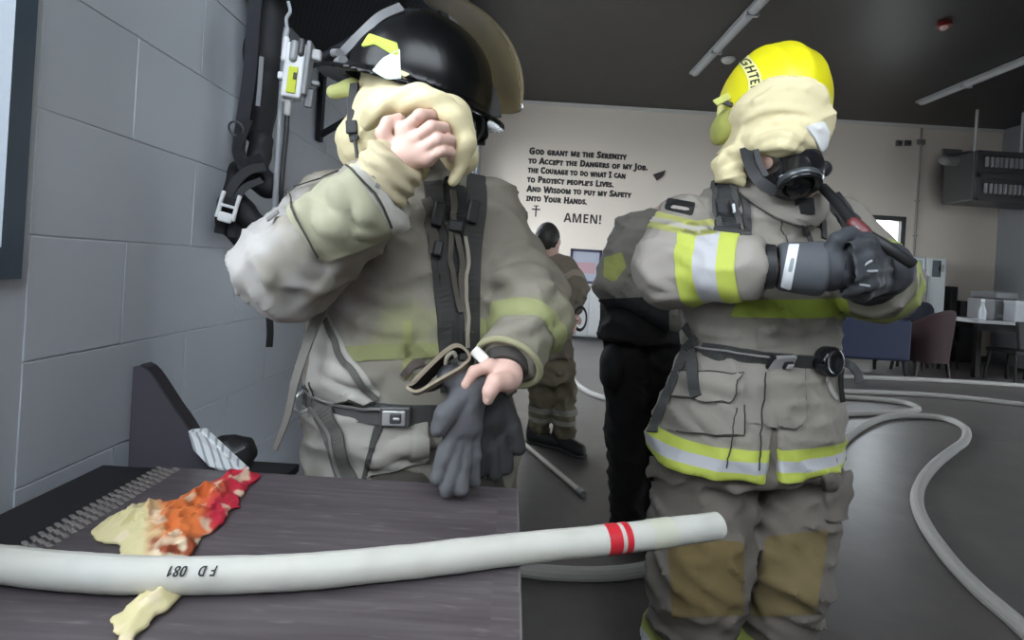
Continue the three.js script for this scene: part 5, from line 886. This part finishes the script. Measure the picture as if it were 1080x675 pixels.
  const loc = (x, y, z) => { const a = x - hc.x, b = y - hc.y, c = z - hc.z; return [a * ax.x + b * ax.y + c * ax.z, a * ay.x + b * ay.y + c * ay.z, a * az.x + b * az.y + c * az.z]; };
  const hf2 = (x, y, z) => { const [u, v, w] = loc(x, y, z), s = dome(x, y, z) - 0.004 * Math.exp(-((w / 0.012) ** 2)) * sstep(0.03, 0.1, v), r = Math.hypot(u / 0.205, w / 0.168), brim = Math.max((r - 1) * 0.168, Math.abs(v + 0.012 + 0.05 * Math.max(0, r - 0.7)) - 0.005); return smin(Math.max(s, -v - 0.018), brim, 0.012); };
  const hollowIn = ell(hc.clone().addScaledVector(ay, -0.03), [0.15, 0.14, 0.125], [ax, ay, az]);
  const helm = nets((x, y, z) => Math.max(hf2(x, y, z), -hollowIn(x, y, z)), hc.clone().addScalar(-0.25), hc.clone().addScalar(0.25), 0.0058);
  const hp = part('helmet', helm, new THREE.MeshPhysicalMaterial({ color: new THREE.Color().setRGB(0.004, 0.004, 0.0042), roughness: 0.26, specularIntensity: 0.55 }), t);
  part('helmet_trim', patch(helm, outline([[381, 50], [390, 36], [419, 46], [422, 60], [414, 58], [396, 47]], 1.06), 0.003), M.lime, hp); part('helmet_trim', patch(helm, outline([[393, 75], [404, 62], [422, 52], [423, 84], [407, 83]], 1.06), 0.003), mat([0.62, 0.66, 0.62], 0.4), hp, 'silver trim wedge');
  {
    // visor: a thin curved shield swung up over the crown
    const n = 40, m = 14, pos = [], idx = [];
    for (let i = 0; i <= n; i++) for (let j = 0; j <= m; j++) {
      const a = mix(-1.45, 0.30, i / n), b = mix(-0.25, 1.46, j / m), R = [0.222, 0.190, 0.178];
      pos.push(...hc.clone().addScaledVector(ax, 0.012 + R[0] * Math.sin(b) * Math.cos(a * 0.75) * 0.98).addScaledVector(ay, 0.006 + R[1] * Math.cos(b)).addScaledVector(az, R[2] * Math.sin(a) * (0.5 + 0.5 * Math.sin(b))).toArray());
    }
    for (let i = 0; i < n; i++) for (let j = 0; j < m; j++) { const a = i * (m + 1) + j; idx.push(a, a + 1, a + m + 1, a + 1, a + m + 2, a + m + 1); }
    const g = new THREE.BufferGeometry(); g.setAttribute('position', new THREE.Float32BufferAttribute(pos, 3)); g.setIndex(idx); g.computeVertexNormals();
    const pin = patch(g, () => -1, 0.003);
    part('visor', pin, new THREE.MeshPhysicalMaterial({ color: new THREE.Color().setRGB(0.42, 0.34, 0.19), roughness: 0.25, transmission: 0.45, thickness: 0 }), hp);
    const e = []; for (let j = 0; j <= 30; j++) { const a = mix(-1.45, 0.30, j / 30), b = -0.25, R = [0.222, 0.190, 0.178]; e.push(hc.clone().addScaledVector(ax, 0.012 + R[0] * Math.sin(b) * Math.cos(a * 0.75)).addScaledVector(ay, 0.008 + R[1] * Math.cos(b)).addScaledVector(az, R[2] * Math.sin(a) * (0.5 + 0.5 * Math.sin(b)))); }
    part('visor_frame', tube(e, 0.006, 50, 8), mat([0.20, 0.20, 0.20], 0.4), hp);
  }
  const arm = [[357, 62, 1.02], [368, 50, 1.01], [384, 34, 1.0], [402, 18, 1.0], [424, 8, 1.01]].map((a) => at(...a));
  part('visor_arm', sweep(resample(arm, 24), Array(25).fill(V(-0.2, 0.2, 1)), 0.022, 0.007), mat([0.13, 0.13, 0.135], 0.4), hp);
  part('visor_pivot', rod(at(352, 56, 1.02), at(358, 56, 1.0), 0.008, 0.008), mat([0.2, 0.2, 0.21], 0.4), hp); part('visor_pivot', rod(at(357, 66, 1.02), at(362, 64, 1.0), 0.010, 0.010), mat([0.2, 0.2, 0.21], 0.4), hp);
  part('ear_flap', nets(add(uni(0.015, cap(at(352, 97, 1.06), at(372, 92, 1.03), 0.014, 0.018)), (x, y, z) => 0.003 * noise(x * 30, y * 30, z * 30)), at(362, 95, 1.05).addScalar(-0.08), at(362, 95, 1.05).addScalar(0.08), 0.0045), mat([0.56, 0.58, 0.22], 0.85), hp);
  part('neck_flap', sweep(resample([at(511, 88, 1.13), at(517, 102, 1.14), at(521, 124, 1.14)], 10), Array(11).fill(V(0.3, 0.05, 1)), 0.034, 0.008), mat([0.02, 0.018, 0.016], 0.7), hp);
  part('strap_fitting', uniRod(at(506, 110, 1.12), at(509, 142, 1.12), 0.013), M.black, hp); part('strap_fitting', tube([at(500, 112, 1.10), at(509, 122, 1.09), at(509, 138, 1.09), at(502, 148, 1.10)], 0.004, 24, 8), mat([0.10, 0.10, 0.13], 0.5), hp);
  part('strap_fitting', rbox(0.028, 0.01, 0.02, 0.003).translate(...at(505, 150, 1.12).toArray()), M.black, hp);
  part('chin_strap', sweep(resample([at(374, 88, 1.0), at(372, 108, 0.995), at(371, 130, 0.99), at(374, 148, 0.985)], 18), Array(19).fill(V(-0.4, 0, 1)), 0.019, 0.005), M.black, hp);
  part('chin_strap', sweep(resample([at(373, 140, 0.985), at(375, 152, 0.98), at(377, 166, 0.975)], 10), Array(11).fill(V(-0.4, 0, 1)), 0.006, 0.004), M.black, hp); part('strap_buckle', rbox(0.022, 0.026, 0.01, 0.003).rotateZ(0.1).translate(...at(371, 134, 0.982).toArray()), M.black, hp);
  // harness down the chest, belt, loose straps
  const hs = (pts, w, m = M.strap, nm = 'harness_strap', th = 0.006, lift = 0.004) => part(nm, strapOn(jf, pts, w, th, lift, 36), m, t);
  const dk = mat([0.030, 0.028, 0.026], 0.8), br = mat([0.075, 0.065, 0.052], 0.8);
  hs([[456, 192], [460, 230], [466, 290], [471, 350], [474, 412]], 0.036, dk, 'shoulder_pad', 0.010, 0.004); hs([[500, 176], [502, 215], [496, 260], [494, 320], [494, 380]], 0.044, dk, 'shoulder_pad', 0.010, 0.004);
  hs([[478, 190], [482, 240], [488, 300], [488, 370]], 0.05, mat([0.02, 0.019, 0.018], 0.85), 'shoulder_pad', 0.006, 0.003);
  hs([[476, 206], [480, 250], [486, 300], [490, 350]], 0.012, br, 'harness_strap', 0.005, 0.014); hs([[470, 236], [476, 280], [484, 330]], 0.010, br, 'harness_strap', 0.005, 0.014); hs([[450, 212], [455, 240], [460, 268]], 0.020, br, 'harness_strap', 0.005, 0.012);
  hs([[489, 250], [490, 310], [489, 364]], 0.007, mat([0.26, 0.23, 0.18], 0.8), 'cord', 0.006, 0.02);
  for (const [x, y, w, h] of [[459, 228, 0.022, 0.05], [480, 240, 0.03, 0.022], [494, 226, 0.024, 0.05], [463, 264, 0.018, 0.03]]) part('strap_buckle', plateOn(jf, x, y, w, h, 0.012, -0.1, 0.004, 0.014), M.black, t);
  hs([[347, 334], [356, 362], [372, 390], [398, 420]], 0.012, mat([0.10, 0.095, 0.085], 0.8), 'harness_strap', 0.004, 0.012); hs([[425, 396], [436, 384], [448, 380]], 0.014, mat([0.09, 0.07, 0.06], 0.8), 'harness_strap', 0.004, 0.006);
  hs([[322, 414], [340, 424], [370, 432], [400, 436], [440, 438], [470, 436], [520, 430]], 0.042, M.strap, 'belt', 0.005, 0.004); hs([[322, 410], [345, 421], [375, 427], [402, 430]], 0.005, mat([0.2, 0.2, 0.19], 0.7), 'belt_edge', 0.003, 0.009);
  part('belt_buckle', plateOn(jf, 418, 437, 0.058, 0.040, 0.012, 0, 0.004, 0.006), mat([0.10, 0.10, 0.10], 0.35, { metalness: 0.3 }), t); part('buckle_plate', plateOn(jf, 417, 437, 0.044, 0.030, 0.006, 0, 0.003, 0.017), M.buckle, t); part('buckle_slot', plateOn(jf, 419, 437, 0.022, 0.02, 0.006, 0, 0.003, 0.020), mat([0.06, 0.06, 0.06], 0.4), t); part('buckle_bar', plateOn(jf, 420, 437, 0.013, 0.005, 0.005, 0, 0.002, 0.024), M.buckle, t);
  hs([[324, 416], [342, 436], [354, 462], [362, 490], [370, 512]], 0.040, mat([0.085, 0.082, 0.075], 0.8), 'strap_tail', 0.005, 0.008); hs([[332, 428], [348, 452], [357, 486], [364, 512]], 0.006, mat([0.16, 0.155, 0.145], 0.8), 'strap_stitching', 0.003, 0.013);
  part('strap_tail', sweep(resample([at(341, 324, 0.98), at(328, 352, 0.97), at(312, 400, 0.96), at(303, 440, 0.965), at(290, 474, 0.97)], 30), Array(31).fill(V(-0.3, 0, 1)), resample([at(0, 0, 1), at(1, 0, 1)], 30).map((_, i) => mix(0.024, 0.010, i / 30)), 0.004), mat([0.17, 0.16, 0.145], 0.8), t);
  part('belt_ring', new THREE.TorusGeometry(0.02, 0.004, 10, 24).rotateY(0.9).translate(...at(320, 424, 1.02).toArray()), M.buckle, t);
}
// ---- the gloves he holds in his lowered hand
{
  const smin2 = (a, F, k) => (x, y, z) => { let d = 9; for (const f of F) d = Math.min(d, f(x, y, z)); return smin(a(x, y, z), d, k); };
  const lobes = (fs, k = 0.008) => uni(k, ...fs);
  const gm = mat([0.085, 0.085, 0.092], 0.75), q = at(487, 440, 0.93);
  const palm = cap(at(500, 402, 0.93), at(487, 446, 0.93), 0.030, 0.036), wv = (x, y, z) => 0.003 * noise(x * 32, y * 32, z * 32) + 0.002 * noise(x * 70, y * 70, z * 70);
  const F = [[[484, 420, 0.91], [470, 438, 0.895], [463, 452, 0.893]], [[480, 452, 0.915], [470, 478, 0.90], [461, 503, 0.89]], [[486, 455, 0.92], [479, 490, 0.90], [472, 516, 0.888]], [[492, 455, 0.925], [488, 490, 0.908], [486, 516, 0.892]], [[499, 450, 0.935], [499, 480, 0.93], [499, 506, 0.93]]].map((f, i) => chain(f.map((a) => at(...a)), i ? [0.0165, 0.0155, 0.0135] : [0.019, 0.018, 0.016], 0.006));
  const mouth = [[432, 408, 0.90], [443, 396, 0.90], [457, 382, 0.90], [470, 370, 0.905], [482, 364, 0.91], [492, 370, 0.915], [494, 380, 0.915], [486, 389, 0.905], [468, 399, 0.895], [448, 411, 0.89], [437, 414, 0.89]].map((a) => at(...a)), c = mouth.reduce((a, b) => a.add(b), V(0, 0, 0)).multiplyScalar(1 / mouth.length);
  const g = thing('glove', 'dark work glove held at arm\'s end by the black-helmeted firefighter, fingers hanging down', 'glove', q, undefined);
  const wrist = cap(at(474, 396, 0.925), at(496, 410, 0.935), 0.022, 0.03);
  part('glove_body', nets(add(smin2(uni(0.014, palm, wrist), F, 0.006), wv), q.clone().add(V(-0.13, -0.16, -0.09)), q.clone().add(V(0.10, 0.13, 0.09)), 0.0042), gm, g);
  const loop = curve(mouth, true).getSpacedPoints(48).slice(0, 48), nn = loop.map((p) => p.clone().sub(c).normalize());
  part('cuff_trim', sweep(loop, nn, 0.018, 0.005, true), mat([0.24, 0.20, 0.145], 0.85), g);
  const back = loop.map((p) => p.clone().add(V(0.012, -0.010, -0.035)).lerp(c.clone().add(V(0.02, -0.015, -0.04)), 0.15));
  { const pos = [], idx = []; for (let i = 0; i < 48; i++) { pos.push(...loop[i].toArray(), ...back[i].toArray()); const a = i * 2, b = ((i + 1) % 48) * 2; idx.push(a, b, a + 1, b, b + 1, a + 1); } const gg = new THREE.BufferGeometry(); gg.setAttribute('position', new THREE.Float32BufferAttribute(pos, 3)); gg.setIndex(idx); gg.computeVertexNormals(); part('cuff_inside', patch(gg, () => -1, 0.002), mat([0.035, 0.03, 0.027], 0.9), g); }
  part('pull_tab', tube([at(470, 384, 0.895), at(472, 376, 0.892), at(478, 372, 0.895), at(481, 376, 0.897)], 0.004, 20, 8), mat([0.20, 0.18, 0.14], 0.8), g);
  const h = at(512, 450, 0.965), g2 = thing('glove', 'second glove hanging behind the first in the same hand, almost black', 'glove', h);
  const F2 = [[[508, 440, 0.96], [508, 470, 0.955], [507, 497, 0.955]], [[516, 440, 0.965], [519, 472, 0.96], [521, 500, 0.96]], [[524, 436, 0.97], [530, 466, 0.965], [534, 492, 0.965]], [[530, 428, 0.97], [541, 452, 0.965], [546, 472, 0.965]]].map((f) => chain(f.map((a) => at(...a)), [0.019, 0.017, 0.0145], 0.006));
  part('glove_body', nets(add(smin2(cap(at(515, 408, 0.975), at(518, 440, 0.97), 0.028, 0.036), F2, 0.006), wv), h.clone().add(V(-0.11, -0.13, -0.08)), h.clone().add(V(0.11, 0.12, 0.08)), 0.0048), mat([0.022, 0.021, 0.022], 0.8), g2);
}
// ---------------------------------------------------------------- two people farther back
function backPerson(o) {
  const d = o.d, t = thing('person', o.label, 'person', V(at(o.foot[0][0], 400, d).x, 0, -d)), p = (a) => at(a[0], a[1], a[2] ?? d);
  const RT = V(1, 0, o.skew ?? 0).normalize(), st = o.torso.map(([x, y, rx, rz, dd]) => [p([x, y, dd]), rx, rz]);
  const arms = o.arms.map((a) => a.map(p)), legs = o.legs.map((a) => a.map(p)), fd = folds(o.amp ?? 0.016, 0.9, o.seed);
  const b0 = V(Infinity, Infinity, Infinity), b1 = V(-Infinity, -Infinity, -Infinity);
  for (const q of [...arms.flat(), ...legs.flat(), ...st.map((s) => s[0]), p(o.head)]) { b0.min(q); b1.max(q); }
  const lo = b0.clone().addScalar(-0.26), hi = b1.clone().addScalar(0.26);
  const jf = (x, y, z) => uni(0.03, loft(st, RT, 0.02), ...arms.map((a) => uni(0.03, cap(a[0], a[1], 0.088, 0.078), cap(a[1], a[2], 0.078, 0.062))))(x, y, z);
  const jff = ((f) => (x, y, z) => f(x, y, z) - fd(x, y, z))(uni(0.03, loft(st, RT, 0.02), ...arms.map((a) => uni(0.03, cap(a[0], a[1], 0.088, 0.078), cap(a[1], a[2], 0.078, 0.062)))));
  const jg = nets(jff, lo, hi, 0.014), jm = part('jacket', tint(jg, gear(o.jacket, o.spots ?? [])), cloth, t);
  const hipc = st[st.length - 1][0], tfn = uni(0.03, loft([[hipc.clone().add(V(0, 0.12, 0)), o.hips * 0.9, 0.13], [hipc.clone().add(V(0, -0.16, 0)), o.hips, 0.15]], RT), ...legs.map((l) => uni(0.03, cap(l[0], l[1], o.lr[0], o.lr[1]), cap(l[1], l[2], o.lr[1], o.lr[2]))));
  const tg = nets((x, y, z) => Math.max(tfn(x, y, z) - fd(x, y, z), 0.09 - y), lo.clone().setY(0.02), hi.clone().setY(hipc.y + 0.15), 0.014), tm = part('trousers', tint(tg, gear(o.trousers)), cloth, t);
  bootsFor(t, legs.map((l) => l[2]), o.toes);
  const hc = p(o.head), headF = uni(0.03, ell(hc, [0.078, 0.115, 0.098]), cap(hc.clone().add(o.face.clone().multiplyScalar(0.05)).add(V(0, -0.03, 0)), hc.clone().add(o.face.clone().multiplyScalar(0.065)).add(V(0, -0.09, 0)), 0.05, 0.036), cap(hc, st[0][0], 0.055, 0.06), cap(hc.clone().add(o.face.clone().multiplyScalar(0.09)), hc.clone().add(o.face.clone().multiplyScalar(0.118)).add(V(0, -0.025, 0)), 0.010, 0.014), ...[-1, 1].map((s) => ell(hc.clone().add(V(-o.face.z, 0, o.face.x).multiplyScalar(0.076 * s)), [0.02, 0.03, 0.02])));
  const hands = arms.map((a) => { const dir = a[2].clone().sub(a[1]).normalize(), s = V(0, 1, 0).cross(dir).normalize(), c = a[2].clone().addScaledVector(dir, 0.07); const fs = [-1.5, -0.5, 0.5, 1.5].map((k) => { const b = c.clone().addScaledVector(s, k * 0.02).addScaledVector(dir, 0.035); return chain([b, b.clone().addScaledVector(dir, 0.035 - Math.abs(k) * 0.003).add(V(0, -0.008, 0)), b.clone().addScaledVector(dir, 0.05).add(V(0, -0.032, 0))], [0.0105, 0.0095, 0.0082], 0.004); });
    const th = chain([c.clone().addScaledVector(s, 0.03).addScaledVector(dir, -0.02), c.clone().addScaledVector(s, 0.055).addScaledVector(dir, 0.015), c.clone().addScaledVector(s, 0.055).addScaledVector(dir, 0.045)], [0.014, 0.012, 0.01], 0.004); return [c, uni(0.01, cap(a[2], c, 0.027, 0.03), cap(c.clone().addScaledVector(s, -0.02), c.clone().addScaledVector(s, 0.02), 0.024, 0.024), ...fs, th)]; });
  const body = uni(0.05, headF, loft(st.map(([c, a, b]) => [c, a * 0.75, b * 0.72]), RT), ...arms.map((a) => uni(0.03, cap(a[0], a[1], 0.05, 0.042), cap(a[1], a[2], 0.042, 0.03))), ...legs.map((l) => uni(0.03, cap(l[0], l[1], 0.08, 0.06), cap(l[1], l[2], 0.06, 0.042))));
  part('body', [nets(body, lo, hi, 0.02), nets((x, y, z) => Math.max(headF(x, y, z), hc.y - 0.15 - y), hc.clone().addScalar(-0.18), hc.clone().addScalar(0.18), 0.008), ...hands.map(([c, f]) => nets(f, c.clone().addScalar(-0.12), c.clone().addScalar(0.12), 0.005))], M.skin, t);
  const hairF = add(ell(hc.clone().add(V(0, 0.02, 0)).addScaledVector(o.face, -0.014), [0.088, 0.112, 0.105]), (x, y, z) => 0.004 * noise(x * 40, y * 40, z * 40)), fcut = ell(hc.clone().addScaledVector(o.face, 0.11).add(V(0, -0.05, 0)), [0.085, 0.1, 0.085]);
  part('hair', nets((x, y, z) => Math.max(hairF(x, y, z), -fcut(x, y, z), hc.y - 0.075 - y), hc.clone().addScalar(-0.16), hc.clone().addScalar(0.16), 0.008), mat([0.018, 0.015, 0.012], 0.6), t);
  return { t, jg, jm, tg, tm, arms, legs };
}
{
  const a = backPerson({ d: 3.6, label: 'dark-haired person in tan turnout gear, half hidden behind the black-helmeted firefighter', foot: [[590, 470]], head: [578, 255, 3.55], face: V(0.55, -0.2, -0.8).normalize(), seed: 5.5,
    torso: [[574, 264, 0.10, 0.09], [576, 278, 0.20, 0.12], [574, 312, 0.20, 0.14], [572, 352, 0.20, 0.15], [574, 378, 0.215, 0.16]], hips: 0.17, jacket: [0.17, 0.14, 0.105], trousers: [0.14, 0.12, 0.075],
    arms: [[[596, 282, 3.58], [608, 306, 3.42], [604, 328, 3.25]], [[556, 282, 3.62], [548, 312, 3.5], [560, 330, 3.3]]], legs: [[[590, 372, 3.62], [596, 416, 3.62], [594, 462, 3.66]], [[566, 372, 3.56], [572, 418, 3.64], [568, 460, 3.74]]], lr: [0.105, 0.085, 0.075], toes: [V(0.6, 0, 0.8).normalize(), V(0.8, 0, 0.4).normalize()] });
  part('reflective_band', patch(a.jg, along(a.arms[0][0], a.arms[0][1], 0.12, 0.17, 0.13), 0.006), mat([0.30, 0.25, 0.19], 0.7), a.jm);
  for (const [y0, y1] of [[0.26, 0.30], [0.19, 0.22]]) for (const g of patches(a.tg, (x, y) => Math.max(y0 - y, y - y1), 0.006, 2)) part('reflective_band', g, mat([0.26, 0.25, 0.21], 0.6), a.tm);
  const q = at(612, 336, 3.2), r = thing('ring', 'small dark ring held by the half-hidden person in the background', 'ring', q);
  part('hoop', new THREE.TorusGeometry(0.062, 0.009, 10, 36).scale(0.62, 1.15, 1).translate(...q.toArray()), mat([0.03, 0.028, 0.026], 0.5), r); part('grip', uniRod(q.clone().add(V(-0.04, 0.035, 0)), q.clone().add(V(-0.04, -0.03, 0)), 0.013), mat([0.05, 0.045, 0.04], 0.7), r);
}
{
  const a = backPerson({ d: 2.4, label: 'person in tan jacket and black trousers standing behind the yellow-helmeted firefighter', foot: [[670, 590]], head: [742, 240, 2.30], face: V(0.7, -0.5, -0.4).normalize(), seed: 9.1, skew: -0.2, amp: 0.015,
    torso: [[705, 226, 0.11, 0.10], [694, 244, 0.21, 0.13], [684, 285, 0.22, 0.15], [676, 325, 0.21, 0.15]], hips: 0.195, jacket: [0.19, 0.175, 0.15], trousers: [0.0055, 0.005, 0.005],
    arms: [[[664, 250, 2.36], [645, 300, 2.30], [728, 340, 2.25]], [[716, 262, 2.46], [722, 306, 2.4], [740, 330, 2.25]]], legs: [[[664, 372, 2.42], [662, 478, 2.38], [664, 562, 2.42]], [[700, 372, 2.42], [694, 478, 2.40], [690, 558, 2.46]]], lr: [0.125, 0.095, 0.08], toes: [V(0.95, 0, 0.1).normalize(), V(0.9, 0, 0.2).normalize()] });
  part('sleeve_badge', patch(a.jg, outline([[638, 272], [656, 266], [660, 282], [648, 298], [637, 292]], 2.6), 0.006), mat([0.30, 0.32, 0.09], 0.8), a.jm);
  part('bib', tint(patch(a.jg, outline([[622, 316], [705, 312], [706, 352], [624, 350]], 2.7), 0.010), gear([0.02, 0.02, 0.022])), cloth, a.jm);
  const f = (x, y, z) => 0; const pq = at(645, 388, 2.36);
  part('cargo_pocket', nets(add(ell(pq, [0.055, 0.115, 0.08]), (x, y, z) => 0.008 * noise(x * 14, y * 14, z * 14)), pq.clone().addScalar(-0.15), pq.clone().addScalar(0.15), 0.012), mat([0.0055, 0.005, 0.005], 0.85), a.t);
}
// ---------------------------------------------------------------- breathing apparatus hanging on the left wall behind the bench
{
  // perforated steel shelf over it
  const sy = 1.99, x1 = -0.24, z0 = -2.05, z1 = -1.28, t = thing('wall_shelf', 'dark perforated metal shelf on the left wall above the hanging harness', 'shelf', V((XL + x1) / 2, sy, (z0 + z1) / 2));
  const cv = document.createElement('canvas'); cv.width = cv.height = 128; const c = cv.getContext('2d'); c.fillStyle = '#3a3c44'; c.fillRect(0, 0, 128, 128); c.fillStyle = '#08080a'; for (let i = 0; i < 4; i++) for (let j = 0; j < 4; j++) { c.beginPath(); c.arc(i * 32 + 8 + (j % 2) * 16, j * 32 + 16, 10, 0, 7); c.fill(); }
  const tx = new THREE.CanvasTexture(cv); tx.colorSpace = THREE.SRGBColorSpace; tx.wrapS = tx.wrapT = THREE.RepeatWrapping; tx.magFilter = THREE.LinearFilter;
  const pm = mat([1, 1, 1], 0.55); pm.map = tx;
  part('perforated_panel', planar(box(XL + 0.005, x1 - 0.01, sy - 0.004, sy, z0, z1 - 0.01), 18), pm, t);
  const fm = mat([0.012, 0.013, 0.020], 0.7);
  part('front_lip', box(XL + 0.005, x1, sy - 0.03, sy + 0.03, z1 - 0.012, z1), fm, t); part('side_lip', box(x1 - 0.012, x1, sy - 0.03, sy + 0.03, z0, z1 - 0.012), fm, t);
  for (const z of [-1.45, -1.9]) part('bracket', [box(XL + 0.003, XL + 0.02, sy - 0.3, sy - 0.004, z - 0.015, z + 0.015), rod(V(XL + 0.01, sy - 0.28, z), V(x1 - 0.1, sy - 0.01, z), 0.012)], fm, t);
}
{
  const d = 1.40, b = at(275, 150, d), t = thing('breathing_set', 'black breathing harness with coiled straps hanging on the left wall beside the raised sleeve', 'harness', b);
  const dk = mat([0.007, 0.0075, 0.010], 0.7), wb = mat([0.013, 0.014, 0.017], 0.9);
  const back = add(uni(0.03, cap(at(288, -40, d), at(282, 60, d), 0.050, 0.052), cap(at(282, 60, d), at(272, 140, d), 0.052, 0.036)), (x, y, z) => 0.004 * noise(x * 18, y * 18, z * 18));
  part('backplate', nets(back, at(282, 50, d).add(V(-0.16, -0.32, -0.13)), at(282, 50, d).add(V(0.14, 0.36, 0.13)), 0.0075), dk, t);
  const lump = uni(0.012, cap(at(262, 178, 1.34), at(282, 196, 1.36), 0.032, 0.034), cap(at(246, 214, 1.30), at(268, 236, 1.31), 0.036, 0.030), cap(at(250, 178, 1.35), at(238, 230, 1.31), 0.020, 0.026), cap(at(240, 236, 1.3), at(256, 256, 1.3), 0.028, 0.018), cap(at(276, 150, 1.37), at(270, 186, 1.36), 0.030, 0.028));
  part('waist_pad', nets(add(lump, (x, y, z) => 0.004 * noise(x * 30, y * 30, z * 30)), at(258, 205, 1.33).addScalar(-0.18), at(258, 205, 1.33).addScalar(0.18), 0.0055), dk, t);
  const st = (pts, w, n, m = wb, th = 0.005, nm = 'strap') => part(nm, sweep(resample(pts.map((a) => at(...a)), 28), Array(29).fill(n), w, th), m, t), N = V(0.35, 0, 1);
  st([[272, -30, 1.30], [267, 30, 1.30], [263, 80, 1.30], [256, 128, 1.30], [252, 160, 1.30], [262, 184, 1.29]], 0.030, N, mat([0.014, 0.016, 0.022], 0.8));
  st([[262, 126, 1.3], [254, 146, 1.29], [250, 160, 1.29], [258, 172, 1.29], [276, 166, 1.29]], 0.022, N); st([[231, 246, 1.27], [236, 222, 1.255], [246, 196, 1.26], [262, 180, 1.28], [280, 176, 1.30]], 0.022, N, mat([0.022, 0.023, 0.026], 0.8)); st([[244, 250, 1.265], [246, 224, 1.25], [256, 200, 1.26], [276, 190, 1.29]], 0.016, N, mat([0.03, 0.031, 0.035], 0.8));
  st([[276, 60, 1.29], [274, 90, 1.29], [272, 112, 1.29]], 0.010, N, mat([0.14, 0.145, 0.16], 0.5)); st([[286, 250, 1.31], [285, 300, 1.30], [284, 366, 1.30]], 0.008, N, wb, 0.004); st([[284, 330, 1.298], [285, 350, 1.298], [284, 366, 1.298]], 0.016, N, mat([0.012, 0.012, 0.013], 0.7));
  st([[262, 244, 1.28], [258, 252, 1.27], [252, 262, 1.27]], 0.014, N, mat([0.05, 0.05, 0.055], 0.6));
  part('d_ring', new THREE.TorusGeometry(0.018, 0.003, 8, 24).rotateX(0.5).translate(...at(249, 136, 1.285).toArray()), mat([0.07, 0.07, 0.075], 0.35), t);
  // bright buckle
  const bc = at(240, 220, 1.235), fr = (g) => g.rotateZ(-0.22).translate(...bc.toArray()), bm = mat([0.8, 0.8, 0.8], 0.35);
  part('buckle', [fr(rbox(0.034, 0.024, 0.010, 0.006).translate(0, -0.022, 0)), fr(rbox(0.008, 0.066, 0.010, 0.003).translate(-0.020, 0.006, 0)), fr(rbox(0.008, 0.066, 0.010, 0.003).translate(0.020, 0.006, 0)), fr(rbox(0.042, 0.007, 0.010, 0.002).translate(0, 0.006, 0))], bm, t);
  part('buckle_slot', fr(rbox(0.03, 0.022, 0.006, 0.002).translate(0, 0.018, -0.002)), dk, t);
}
{
  const d = 1.30, at0 = at(312, 76, d), t = thing('alarm_unit', 'white and yellow warning unit hanging on its hose from the breathing harness', 'gauge', at0), wm = mat([0.75, 0.76, 0.78], 0.4), gm = mat([0.20, 0.205, 0.215], 0.4);
  const fr = (g, x, y, z = 0) => g.rotateZ(-0.06).rotateY(0.15).translate(...at(x, y, d - z).toArray());
  part('case', fr(rbox(0.050, 0.140, 0.035, 0.008), 311, 76), wm, t); part('case_edge', fr(rbox(0.012, 0.136, 0.045, 0.004), 325, 74), mat([0.24, 0.245, 0.26], 0.4), t);
  part('yellow_label', fr(rbox(0.022, 0.066, 0.004, 0.002), 308, 84, 0.020), mat([0.60, 0.66, 0.02], 0.5), t); part('label_mark', fr(rbox(0.008, 0.016, 0.004, 0.001), 311, 80, 0.023), mat([0.03, 0.035, 0.01], 0.5), t);
  part('cylinder', fr(new THREE.CapsuleGeometry(0.010, 0.036, 6, 14), 310, 54, 0.018), mat([0.33, 0.34, 0.35], 0.3), t); part('cylinder', fr(new THREE.CapsuleGeometry(0.008, 0.05, 6, 14), 301, 52, 0.014), wm, t); part('cylinder', fr(new THREE.CapsuleGeometry(0.008, 0.03, 6, 14), 318, 50, 0.016), mat([0.08, 0.08, 0.085], 0.4), t);
  part('knob', fr(rbox(0.024, 0.030, 0.02, 0.007), 334, 59), mat([0.45, 0.46, 0.46], 0.4), t); part('knob', fr(rbox(0.018, 0.02, 0.016, 0.005), 297, 80), wm, t);
  part('clip', fr(rbox(0.020, 0.048, 0.008, 0.004), 326, 104), mat([0.13, 0.13, 0.14], 0.35), t); part('clip', fr(rbox(0.02, 0.012, 0.012, 0.004), 333, 88), gm, t);
  part('nozzle', [uniRod(at(304, 108, d), at(303, 120, d), 0.0085), uniRod(at(298, 106, d), at(309, 106, d), 0.006)], mat([0.45, 0.45, 0.44], 0.4), t);
  part('hose', tube([at(303, 116, d), at(302, 140, d), at(299, 170, d), at(297, 200, d), at(296, 230, d + 0.03)], 0.0065, 40, 10), mat([0.02, 0.02, 0.022], 0.5), t);
  part('hanger', [tube([at(304, 2, d), at(306, 12, d), at(302, 20, d), at(303, 32, d)], 0.0045, 30, 8), tube([at(303, 30, d), at(301, 42, d), at(300, 60, d)], 0.008, 20, 10)], mat([0.36, 0.37, 0.40], 0.3), t);
  part('steel_tube', tube([at(299, 60, d + 0.03), at(296, 110, d + 0.03), at(293, 160, d + 0.03), at(291, 196, d + 0.03), at(288, 240, d + 0.04)], 0.007, 40, 10), mat([0.30, 0.31, 0.33], 0.35), t);
}
renderer.render(scene, camera);
